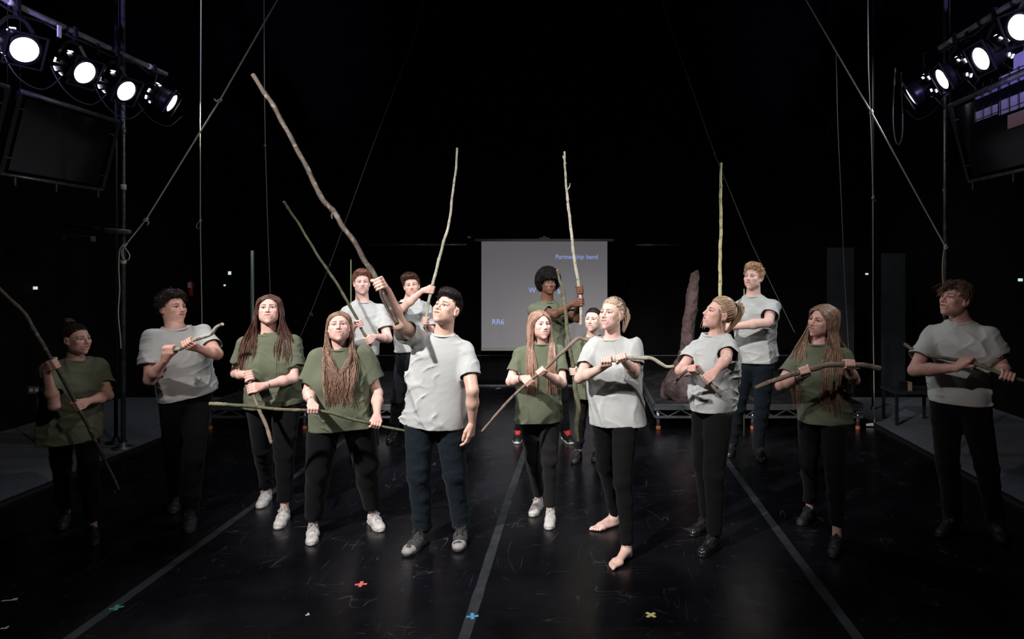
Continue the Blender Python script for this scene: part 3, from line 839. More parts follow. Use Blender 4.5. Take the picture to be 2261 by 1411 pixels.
    for (hip, kn, ank, heel, d) in leg:
        dn = nrm(kn-ank); cutp = ank+np.array([0, 0, sp.get('cuff', .0)])
        tm.u(cone(hip, kn, lw[0]*1.12, lw[1]*1.08), .035); 
        cf = kn*.66+ank*.34-d*.012
        tm.u(cone(kn, cf, lw[1]*1.05, lw[1]*.98), .02)
        tm.u(cone(cf, ank-dn*.06, lw[1]*.96, lw[2], cut=(cutp, -dn)), .02)
    tm.sub((lambda X, Y, Z: -((X-hem[0])*hemN[0]+(Y-hem[1])*hemN[1]+(Z-hem[2])*hemN[2]-.012), pel-.5, pel+.6), .0)
    sd0 = sp['seed']; wr = sp.get('twr', .003)
    kz = np.mean([l[1][2] for l in leg]); 
    def tdisp(P):
        return wr*(np.maximum(0, sn(P*np.array([1, 1, 2.4]), sd0+9, 26))*(1+.7*np.exp(-((P[:, 2]-kz)/.10)**2)+1.6*np.exp(-((P[:, 2]-.16)/.08)**2))-.5)
    tm.disp = tdisp; tm.dpad = wr*5
    V, F = tm.mesh(sp.get('tvox', .0115)); mesh_obj('trousers', V, F, M[sp['trousers']], root, True)
    # ---- coarse body under the clothes (same mesh as head and arms)
    bm_ = Model(); tl = nrm(Nk-pel); 
    bm_.u(stack(pel, Nk-tl*.05, lat, [0, .3, .7, .9, 1], [hw*.7, hw*.62, span*.42, span*.30, .04], [.07, .07, .075, .055, .035]))
    for S0, E, W in arm.values(): bm_.u(cone(S0*.75+Nk*.25-np.array([0, 0, .02]), S0*.5+E*.5, ra*.75, ra*.85), .02)
    for (hip, kn, ank, heel, d) in leg:
        bm_.u(cone(hip, kn, lw[0]*.8, lw[1]*.75), .03); bm_.u(cone(kn, ank+nrm(kn-ank)*.06, lw[1]*.62, .022), .02)
    V, F = bm_.mesh(.03); parts.append((V, F, np.tile(np.array(skin), (len(V), 1))))
    bare = sp.get('bare', False)
    for i, (hip, kn, ank, heel, d) in enumerate(leg):
        am = Model(); 
        if bare:
            for pr, kk in foot_prims(heel, d, sp.get('fside', (1, -1))[i], .245): am.u(pr, kk)
            am.u(cone(heel+d*.05+np.array([0, 0, .11]), ank+nrm(kn-ank)*.05, .030, .026), .02)
        else:
            am.u(cone(heel+d*.05+np.array([0, 0, .075]), ank+nrm(kn-ank)*.08, .031, .028))
        V, F = am.mesh(.0045 if bare else .008); parts.append((V, F, np.tile(np.array(skin), (len(V), 1))))
    n0 = 0; VV = []; FF = []; CC_ = []
    for V, F, cc in parts: VV.append(V); FF.append(F+n0); CC_.append(cc); n0 += len(V)
    mesh_obj('body', np.vstack(VV), np.vstack(FF), M['skin'], root, True, np.vstack(CC_))
    gz = R@nrm(np.array(sp.get('gaze', (0, -1, .08))))
    for sx in (-1, 1): eyeball(root, H((sx*.031, -.0706, .0010)), .0134*s, gz, sp.get('iris', (.05, .035, .02)))
    # ---- shirt
    sm = Model(); top = Nk+hemN*.012
    dep = sp.get('dep', min(.125, hw*.68)); cw = sp.get('cw', span*.56)
    ts = [0, .12, .35, .62, .78, .89, .96, 1]
    wa = [hw, hw*1.01, sp.get('waist', hw*.97), max(cw, hw*.9 if not fem else cw), cw, cw*.80, .100*sc, .085*sc]
    wb = [dep, dep*1.03, dep*1.0, dep*1.02, dep*.98, dep*.82, .094, .084]
    A_ = hem-np.array([0, 0, 0]); 
    sm.u(stack(A_, top, lat, ts, wa, wb))
    for prm, kk in sp.get('bulk', []):     # bust / belly: (lat, fwd, up, rx, ry, rz)
        cpos = Nk+lat*prm[0]+Fv*prm[1]+np.array([0, 0, prm[2]]); sm.u(ell(cpos, prm[3:6], rotm(yaw, 0, 0)), kk)
    for S0 in (shA, shB):
        sx = -1 if S0 is shA else 1
        sm.u(cone(Nk+lat*sx*.045-np.array([0, 0, .035]), S0-np.array([0, 0, .012]), .042*sc, .052*sc), .03)
    caps = []; sm.core = Model(); sm.core.p = list(sm.p[:-2])
    slr = sp.get('slr', (.060, .078) if not fem else (.052, .068)); slf = sp.get('slf', .66)
    for S0, E, W in arm.values():
        n1 = nrm(E-S0); e = S0*(1-slf)+E*slf+np.array([0, 0, -.008])
        sm.u(cone(S0+n1*.005-np.array([0, 0, .010]), e+n1*.06, slr[0]*sc, slr[1]*sc+.004, cut=(e+n1*.02, n1)), .028); caps.append((e, n1, slr[1]*1.9))
    for key, S0 in (('a', shA), ('b', shB)):
        if key not in arm:
            E = S0+np.array([0, -.02, -.27]); e = S0*.4+E*.6; n1 = nrm(E-S0); sm.u(cone(S0, e+n1*.06, slr[0]*sc, slr[1]*sc, cut=(e, n1)), .028)
    ringm = []; x_ = nrm(lat-pn*(lat@pn)); y_ = np.cross(pn, x_); aa = np.linspace(0, 2*PI, 37)
    for q_ in aa:
        rd = x_*math.cos(q_)+y_*math.sin(q_); hit = None
        for rr_ in (cr, cr*.93, cr*.86):
            hs_ = np.arange(.10, -.035, -.003); L_ = Cc+rd*rr_+pn*hs_[:, None]; w__ = np.nonzero(sm.ev(L_) < 0)[0]
            if len(w__): hit = L_[w__[0]]; break
        ringm.append(hit if hit is not None else Cc+rd*cr*.86-pn*.03)
    ringm = np.array(ringm); rh = (ringm-Cc)@pn; rh = np.convolve(np.pad(rh[:-1], 4, 'wrap'), np.ones(9)/9, 'valid'); rh = np.r_[rh, rh[0]]
    ringm = ringm+pn*(rh-(ringm-Cc)@pn)[:, None]
    sm.sub(cone(Cc-pn*.012, Cc+pn*.30, cr*.90, cr*.95), .004)
    fa = sp.get('fold', 1.25); hz, tz = hem[2], Nk[2]
    def sdisp(P):
        t = np.clip((P[:, 2]-hz)/(tz-hz), 0, 1)
        Q = P*np.array([1, 1, .26])+np.stack([P[:, 2]*sp.get('slant', .25)]*3, -1)*np.array([1, .3, 0])
        n1 = sn(Q, sd0+1, 16, 5); n2 = sn(P*np.array([1, 1, 1.7]), sd0+2, 34, 6)
        f1 = (1-np.minimum(1, np.abs(n1)))**2; f2 = (1-np.minimum(1, np.abs(n2)*1.1))**2
        f3 = (1-np.minimum(1, np.abs(sn(Q*np.array([1, 1, .5]), sd0+5, 9, 4))))**2
        g = fa*1.45*((.015-.007*t)*(f1-.30)+(.0035+.0015*(1-t))*(f2-.3)+.013*(1-t*.55)*(f3-.3))
        return .5*(g+np.sqrt(g*g+.000025))-.003
    sm.disp = sdisp; sm.dpad = .024; sm.trims = caps+[(hem, -hemN, .5)]
    V, F = sm.mesh(sp.get('svox', .0074))
    fc = V[F].mean(axis=1); kill = (((fc-hem)@hemN) < .0045)
    for e, n1, r in caps:
        q = fc-e; hh = q@n1
        fn_ = np.cross(V[F[:, 2]]-V[F[:, 0]], V[F[:, 3]]-V[F[:, 1]]); fn_ /= np.maximum(np.linalg.norm(fn_, axis=1, keepdims=True), 1e-12)
        kill |= (hh > -.004) & (np.linalg.norm(q, axis=1) < r) & (fn_@n1 > .55) & (sm.core.ev(fc) > .026)
    V, F = clean(V, F, ~kill); V = smooth_border(V, F)
    shirt = mesh_obj('shirt', V, F, M[sp['shirt']], root, True)
    b = MB()
    for off, rr in ((-.004, .0050), (.001, .0048), (.006, .0044)):
        b.tube(ringm+(ringm-Cc)*(off*9)+pn*(.003-off*.5), rr, 6, cap=False)
    b.build('collar', M[sp['shirt']], root, True)
    # ---- shoes
    if not bare:
        for i, (hip, kn, ank, heel, d) in enumerate(leg):
            shoe(root, heel, d, **sp['shoe'])
    # ---- hair
    sp['hairfn'](root, c, R, s, rs, Nk, lat, Fv, sm, headonly)
    # ---- extras
    if sp.get('bracelet'):
        for key, mt in sp['bracelet']:
            S0, E, W = arm[key]; d = nrm(E-W); b = MB(); a = np.linspace(0, 2*PI, 25); x_ = nrm(np.cross(d, [0, 0, 1.])); y_ = np.cross(d, x_)
            b.tube(W+d*.025+(np.outer(np.cos(a), x_)+np.outer(np.sin(a), y_))*.030, .0028, 6, cap=False); b.build('bracelet', M[mt], root, True)
    if sp.get('earring'):
        for sx in (-1, 1):
            b = MB(); b.lathe(H((sx*.079, -.001, -.040)), R@np.array([sx, -.3, 0]), [(0, .003), (.003, .0055), (.006, .0055), (.008, .002)], 10); b.build('earring', M['silver'], root, True)
    # ---- the stick held
    if stick: make_stick(stick, SP, rs)
    return root

def make_stick(stick, SP, rs):
    P = smooth_path(SP, 8); n = len(P)
    t = np.linspace(0, 1, n); r = np.interp(t, np.linspace(0, 1, len(stick.get('prof', [1, 1]))), stick.get('prof', [1, 1]))*stick['r']
    dd = np.r_[0, np.cumsum(np.linalg.norm(np.diff(P, axis=0), axis=1))]
    # resample finely, knobbly radius
    m_ = max(24, int(dd[-1]/.012)); tt = np.linspace(0, dd[-1], m_)
    Q = np.stack([np.interp(tt, dd, P[:, i]) for i in range(3)], -1); rr = np.interp(tt, dd, r)
    kn = rs.uniform(0, dd[-1], max(3, int(dd[-1]*7)))
    for k_ in kn: rr = rr*(1+.16*np.exp(-((tt-k_)/.010)**2))
    rr = rr*(1+.05*np.sin(tt*60+rs.uniform(0, 6)))
    Q = Q+.0015*np.stack([np.sin(tt*31+1), 0*tt, np.cos(tt*27)], -1)
    b = MB(); b.tube(Q, rr, 9)
    o = b.build('wooden_stick', M[stick['mat']], None, True)
    tag(o, stick['label'], 'stick')
    for q in stick.get('twigs', []):
        b = MB(); tp = smooth_path(np.array(q), 5); b.tube(tp, np.linspace(stick['r']*.55, stick['r']*.35, len(tp)), 6); b.build('twig', M[stick['mat']], o, True)
    for i in (0, -1):
        d = nrm(Q[i]-Q[i+(1 if i == 0 else -1)]); b = MB(); b.lathe(Q[i]-d*.001, d, [(0, rr[i]*.96), (.002, rr[i]*.9)], 9); b.build('cut_end', M['cut_wood'], o)
    return o
# ------------------------------------------------------------------ the room
M['wall'] = noise_col(mat('black_wall', rough=.95, spec=.1), (.0035, .0035, .004), (.006, .006, .0075), 2.5)
M['flat'] = noise_col(mat('charcoal_flat', rough=.9, spec=.15), (.030, .034, .038), (.044, .050, .056), 3)
M['carpet'] = noise_col(mat('blue_grey_carpet', rough=.95, spec=.1), (.10, .112, .13), (.17, .185, .21), 60, 4, bump=.5, bscale=350, bdist=.004)
M['edge'] = mat('black_edge_strip', (.012, .012, .013), .5)
def floor_mat():
    m = mat('black_dance_vinyl', (.012, .012, .014), .3, spec=.36); N, L, b = nodes(m)
    tc = N.new('ShaderNodeTexCoord')
    def noise(scale, detail=4, dist=0., st=(1, 1, 1), off=0):
        mp = N.new('ShaderNodeMapping'); mp.inputs['Scale'].default_value = st; mp.inputs['Location'].default_value = (off, off*.7, 0)
        L.new(tc.outputs['Object'], mp.inputs[0]); n = N.new('ShaderNodeTexNoise'); n.inputs['Scale'].default_value = scale
        n.inputs['Detail'].default_value = detail; n.inputs['Distortion'].default_value = dist; L.new(mp.outputs[0], n.inputs['Vector']); return n.outputs['Fac']
    def mth(op, a, bb, cl=False):
        n = N.new('ShaderNodeMath'); n.operation = op; n.use_clamp = cl
        for i, v in enumerate((a, bb)):
            if isinstance(v, (int, float)): n.inputs[i].default_value = v
            else: L.new(v, n.inputs[i])
        return n.outputs[0]
    def ramp(v, lo, hi):
        n = N.new('ShaderNodeMapRange'); n.inputs['From Min'].default_value = lo; n.inputs['From Max'].default_value = hi; L.new(v, n.inputs[0]); return n.outputs[0]
    sc = None
    for st, off, sc_, wdt, ml, mh in (((1.0, .35, 1), 0, 3.4, .0042, .56, .64), ((1.6, .3, 1), 4, 4.2, .0050, .57, .65), ((.4, 1.8, 1), 9, 4.6, .0050, .56, .64), ((.35, 1.2, 1), 22, 6.0, .0060, .57, .65), ((2.2, 1.6, 1), 15, 3.5, .0045, .62, .72)):
        n = noise(sc_, 1.5, .6, st, off); a = mth('ABSOLUTE', mth('SUBTRACT', n, .5), 0.)
        line = ramp(a, wdt, wdt*.3); mask = ramp(noise(4.2, 2, 0, (1, 1, 1), off+30), ml, mh)
        v = mth('MULTIPLY', line, mask, True); sc = v if sc is None else mth('MAXIMUM', sc, v)
    specks = ramp(noise(110, 1, 0, (1, 1, 1), 7), .77, .82)
    haze = ramp(noise(1.3, 6, .4, (1, 1, 1), 3), .35, .75)
    mx = N.new('ShaderNodeMix'); mx.data_type = 'RGBA'; mx.inputs['A'].default_value = (.0028, .0028, .0042, 1); mx.inputs['B'].default_value = (.0080, .0080, .0110, 1); L.new(haze, mx.inputs['Factor'])
    mx2 = N.new('ShaderNodeMix'); mx2.data_type = 'RGBA'; L.new(mx.outputs['Result'], mx2.inputs['A']); mx2.inputs['B'].default_value = (.13, .13, .14, 1)
    L.new(mth('MAXIMUM', mth('MULTIPLY', sc, .30), mth('MULTIPLY', specks, .6)), mx2.inputs['Factor']); L.new(mx2.outputs['Result'], b.inputs['Base Color'])
    r = N.new('ShaderNodeMapRange'); r.inputs['To Min'].default_value = .17; r.inputs['To Max'].default_value = .36; L.new(noise(5, 6, .3, (1, 1, 1), 12), r.inputs[0]); L.new(r.outputs[0], b.inputs['Roughness'])
    bp = N.new('ShaderNodeBump'); bp.inputs['Strength'].default_value = .25; bp.inputs['Distance'].default_value = .01; L.new(noise(3, 3, 0, (1, 1, 1), 2), bp.inputs['Height']); L.new(bp.outputs[0], b.inputs['Normal'])
    return m
M['floor'] = floor_mat()
XL, XR, YB, YF, ZT = -6.6, 5.4, 11.8, -3.0, 6.8
def slab(name, lo, hi, m, kind='structure', bevel=False):
    lo = np.array(lo, float); hi = np.array(hi, float)
    o = MB().box((lo+hi)/2, hi-lo).build(name, m); o['kind'] = kind; return o
slab('floor', (XL, YF, -.1), (XR, YB, 0), M['floor'])
slab('ceiling', (XL, YF, ZT), (XR, YB, ZT+.1), M['wall'])
slab('wall_left', (XL-.1, YF, 0), (XL, YB, ZT), M['wall']); slab('wall_right', (XR, YF, 0), (XR+.1, YB, ZT), M['wall'])
slab('wall_back', (XL, YB, 0), (XR, YB+.1, ZT), M['wall']); slab('wall_front', (XL, YF-.1, 0), (XR, YF, ZT), M['wall'])
slab('floor_left', (XL, YF, 0), (-4.62, 9.4, .02), M['carpet']); slab('floor_right', (3.46, YF, 0), (XR, 9.4, .02), M['carpet'])
slab('trim_1', (-4.62, YF, 0), (-4.575, 9.4, .026), M['edge']); slab('trim_2', (3.405, YF, 0), (3.46, 9.4, .026), M['edge'])
slab('trim_3', (-1.95, 10.40, 0), (0.8, 10.44, .02), mat('grey_edge', (.10, .11, .12), .5))
M['tape'] = noise_col(mat('matt_grey_tape', rough=.5), (.017, .020, .022), (.030, .035, .038), 12)
for i, (x, lab) in enumerate(((-2.6, 'dark grey tape line on the floor, leftmost of the three'), (-.61, 'dark grey tape line on the floor, middle of the three'), (1.38, 'dark grey tape line on the floor, rightmost of the three'))):
    rs = np.random.RandomState(i); n = 60; ys = np.linspace(2.4, 10.3, n); w_ = .030+.0015*rs.normal(size=n); xo = .003*np.sin(ys*2+i)
    V = []; F = []
    for k in range(n):
        for sx in (-1, 1): V += [(x+xo[k]+sx*w_[k], ys[k], 0.0), (x+xo[k]+sx*w_[k], ys[k], .0016)]
    for k in range(n-1):
        a = 4*k; F += [(a+1, a+3, a+7, a+5), (a, a+1, a+5, a+4), (a+3, a+2, a+6, a+7)]
    tag(mesh_obj('floor_tape', V, F, M['tape'], None, False), lab, 'tape')

# tall charcoal flats against the back on the right
for (x0, x1, Y, z1, lab) in ((3.92, 4.35, 10.6, 2.2, 'dark charcoal flat standing at the back right, left one'), (4.62, 4.98, 10.2, 2.1, 'dark charcoal flat standing at the back right, right one')):
    t = empty('stage_flat', ((x0+x1)/2, Y, 0), lab, 'flat')
    MB().box(((x0+x1)/2, Y, z1/2), (x1-x0, .03, z1)).build('panel', M['flat'], t)
    b = MB(); 
    for x in (x0+.02, x1-.02): b.box((x, Y+.035, z1/2), (.04, .04, z1))
    for z in (.04, z1/2, z1-.02): b.box(((x0+x1)/2, Y+.035, z), (x1-x0-.08, .038, .038))
    b.build('frame', M['wall'], t)

# ------------------------------------------------------------------ projection screen on its tripod
Ys = 10.5
M['screen'] = mat('projected_screen', (.20, .19, .20), .9, emit=(.070, .067, .071), estr=1.0)
M['screen_case'] = mat('pale_screen_bar', (.30, .29, .26), .5)
M['letters'] = mat('projected_letters', (.3, .3, .4), .9, emit=(.15, .20, .42), estr=1.)
M['dark_metal'] = mat('dark_metal', (.03, .03, .032), .45, .6)
M['alu'] = noise_col(mat('aluminium', rough=.38, metal=.9), (.30, .32, .34), (.42, .44, .46), 18)
sx0, sx1, sz0, sz1 = (1063-CX)*Ys/FPX, (1341-CX)*Ys/FPX, CH-(768-CY)*Ys/FPX, CH-(533-CY)*Ys/FPX
t = empty('projection_screen', ((sx0+sx1)/2, Ys, 0), 'grey projection screen with blue lettering at the back of the stage', 'screen')
MB().box(((sx0+sx1)/2, Ys, (sz0+sz1)/2), (sx1-sx0, .006, sz1-sz0)).build('sheet', M['screen'], t)
b = MB(); b.tube([(sx0-.10, Ys, sz1+.02), (sx1+.10, Ys, sz1+.02)], .022, 12); b.build('top_bar', M['screen_case'], t, True)
MB().box(((sx0+sx1)/2, Ys, sz0-.02), (sx1-sx0, .03, .05)).build('bottom_bar', M['screen_case'], t)
b = MB(); b.box(((sx0+sx1)/2, Ys, sz1+.05), (.16, .03, .02)).box(((sx0+sx1)/2, Ys, sz1+.068), (.05, .03, .03)); b.build('hanger', M['screen_case'], t)
xm = (sx0+sx1)/2
MB().tube([(xm, Ys+.05, .35), (xm, Ys+.05, sz1+.05)], .014, 10).build('pole', M['dark_metal'], t, True)
for a in (90, 210, 330):
    q = math.radians(a); MB().tube([(xm, Ys+.05, .60), (xm+.36*math.cos(q), Ys+.05+.36*math.sin(q), .012)], .010, 8).build('leg', M['dark_metal'], t, True)
def lettering(txt, x0, x1, ybase, parent, h=None):
    cu = bpy.data.curves.new('lettering', 'FONT'); cu.body = txt; cu.size = 1; cu.extrude = .002; cu.offset = .012
    o = bpy.data.objects.new('lettering', cu); COL.objects.link(o)
    bpy.context.view_layer.update(); dg = bpy.context.evaluated_depsgraph_get(); me = bpy.data.meshes.new_from_object(o.evaluated_get(dg))
    bpy.data.objects.remove(o)
    n = len(me.vertices); co = np.zeros(n*3); me.vertices.foreach_get('co', co); co = co.reshape(-1, 3)
    w0, w1 = co[:, 0].min(), co[:, 0].max(); X0 = (x0-CX)*Ys/FPX; X1 = (x1-CX)*Ys/FPX; k = (X1-X0)/(w1-w0); kz = k if h is None else h
    nc = np.stack([X0+(co[:, 0]-w0)*k, Ys-.006-co[:, 2]*.5, CH-(ybase-CY)*Ys/FPX+co[:, 1]*kz], -1)-wloc(parent)
    me.vertices.foreach_set('co', nc.ravel()); me.materials.clear(); me.materials.append(M['letters'])
    p = bpy.data.objects.new('lettering', me); COL.objects.link(p); p.parent = parent; return p
lettering('Partnership band', 1227, 1320, 571.5, t); lettering('RR6', 1087, 1113, 716, t)
lettering('W', 1167, 1184, 646, t); lettering('s', 1231, 1237, 648, t)

# ------------------------------------------------------------------ staging decks
M['orange'] = mat('orange_rubber', (.55, .15, .05), .6)
M['deck_top'] = noise_col(mat('black_deck_board', rough=.6), (.012, .012, .013), (.024, .024, .027), 6)
def deck(x0, y0, lab, W_=1.215, D_=2.44, h=.30):
    t = empty('staging_deck', (x0+W_/2, y0+D_/2, 0), lab, 'platform', 'aluminium staging decks')
    x1, y1 = x0+W_, y0+D_
    MB().box((x0+W_/2, y0+D_/2, h-.009), (W_-.06, D_-.06, .018)).build('board', M['deck_top'], t)
    def side(a, b_, nd):
        a = np.array(a, float); b_ = np.array(b_, float); m_ = MB(); up = np.array([0, 0, 1.])
        m_.bar(a+up*(h-.0325), b_+up*(h-.0325), .03, .065); m_.bar(a+up*(h-.014), b_+up*(h-.014), .036, .010); m_.build('top_rail', M['alu'], t)
        MB().bar(a+up*(h-.148), b_+up*(h-.148), .024, .026).build('bottom_chord', M['alu'], t)
        for i in range(nd):
            p = a+(b_-a)*(i+.0)/nd; q = a+(b_-a)*(i+1.)/nd; lo_, hi_ = up*(h-.142), up*(h-.066)
            m_ = MB(); 
            if i % 2 == 0: m_.bar(p+hi_, q+lo_, .010, .013)
            else: m_.bar(p+lo_, q+hi_, .010, .013)
            m_.build('brace', M['alu'], t)
    side((x0+.02, y0+.02, 0), (x1-.02, y0+.02, 0), 8); side((x0+.02, y0+.05, 0), (x0+.02, y1-.05, 0), 14)
    side((x1-.02, y0+.05, 0), (x1-.02, y1-.05, 0), 14); side((x0+.02, y1-.02, 0), (x1-.02, y1-.02, 0), 8)
    for lx in (x0+.06, x1-.06):
        for ly in (y0+.06, y1-.06):
            l = MB().tube([(lx, ly, .03), (lx, ly, h-.07)], .024, 12).build('leg', M['alu'], t, True)
            MB().lathe((lx, ly, 0), (0, 0, 1), [(0, .026), (.003, .028), (.035, .028), (.04, .025)], 12).build('foot', M['orange'], l, True)
deck(.80, 7.56, 'low aluminium staging deck under the tree stump'); deck(2.02, 7.56, 'low aluminium staging deck at the right, behind the very long-haired woman')
deck(-4.40, 7.56, 'low aluminium staging deck at the left end'); deck(-3.18, 7.56, 'low aluminium staging deck at the left, nearer the screen')
tag(slab('back_bench', (-4.4, 10.95, 0), (3.6, 11.3, .41), M['wall'], None), 'long low black bench with a grey edge along the back wall', 'bench')
bb = bpy.data.objects['back_bench']; bb.pop('kind', None); MB().box((-.4, 10.94, .415), (8.0, .02, .014)).build('edge_strip', mat('bench_edge', (.07, .08, .09), .5), bb)

# tree stump prop
M['stump'] = noise_col(mat('purple_brown_bark', rough=.8), (.045, .026, .024), (.115, .070, .066), 9, 6, .3, .7, (1, 1, .5), bump=1., bscale=22, bdist=.03)
m = Model()
secs = [(889, 1460, 1560), (870, 1462, 1558), (843, 1471, 1550), (815, 1484, 1538), (787, 1499, 1530), (758, 1503, 1531), (730, 1507, 1533), (673, 1514, 1539), (602, 1525, 1542)]
pts = []
for (py, a, b_) in secs:
    Yt = 7.98; A_ = Wp(a, py, Yt); B_ = Wp(b_, py, Yt); z = A_[2]; pts.append((np.array([(A_[0]+B_[0])/2, Yt, z]), (B_[0]-A_[0])/2))
pts[0][0][2] = .36
for (p, r), (q, r2) in zip(pts[:-1], pts[1:]): m.u(cone(p, q, r*.97, r2*.97), .01)
for a in range(7):
    q = a/7*2*PI+.3; base = pts[0][0]+np.array([math.cos(q)*.22, math.sin(q)*.20, -.01]); m.u(cone(base, pts[3][0], .055, .05), .04)
m.sub((lambda X, Y, Z: (Z-.302)+0*X+0*Y, pts[0][0]-.6, pts[0][0]+.6), .0)
tz = pts[-1][0][2]
m.sub((lambda X, Y, Z: (tz+.01+.35*(X-pts[-1][0][0])-Z)+0*Y, pts[-1][0]-.2, pts[-1][0]+.2), .0)
def stumpd(P):
    an = np.arctan2(P[:, 1]-7.98, P[:, 0]-1.15)
    return .007*np.sin(an*6+P[:, 2]*5+sn(P, 3, 7)*1.5)+.010*(1-np.abs(sn(P*np.array([1, 1, .6]), 8, 30)))+.004*sn(P, 9, 70)
m.disp = stumpd; m.dpad = .03
V, F = m.mesh(.010); tag(mesh_obj('tree_stump', V, F, M['stump'], None, True), 'tall dark brown rugged tree stump standing on the right-hand deck', 'tree stump')
# ------------------------------------------------------------------ the fifteen performers (pixel picks are turned into metres)
FAIR = (.70, .47, .40); PINK = (.72, .475, .41)
def HS(base, locks=None, **kw):
    def f(root, c, R, s, rs, N, lat, Fv, sm, hm):
        short_hair(root, c, R, s, base, rs, **kw)
        if locks: loose_locks(root, c, R, s, base, rs, *locks[0], **locks[1])
    return f
def HL(base, **kw):
    return lambda root, c, R, s, rs, N, lat, Fv, sm, hm: long_hair(root, c, R, s, base, rs, N, lat, Fv, sm, hm, **kw)
def HT(base, locks=None, **kw):
    def f(root, c, R, s, rs, N, lat, Fv, sm, hm):
        tied_hair(root, c, R, s, base, rs, **kw)
        if locks: loose_locks(root, c, R, s, base, rs, *locks)
    return f
DARK = (.022, .014, .011)

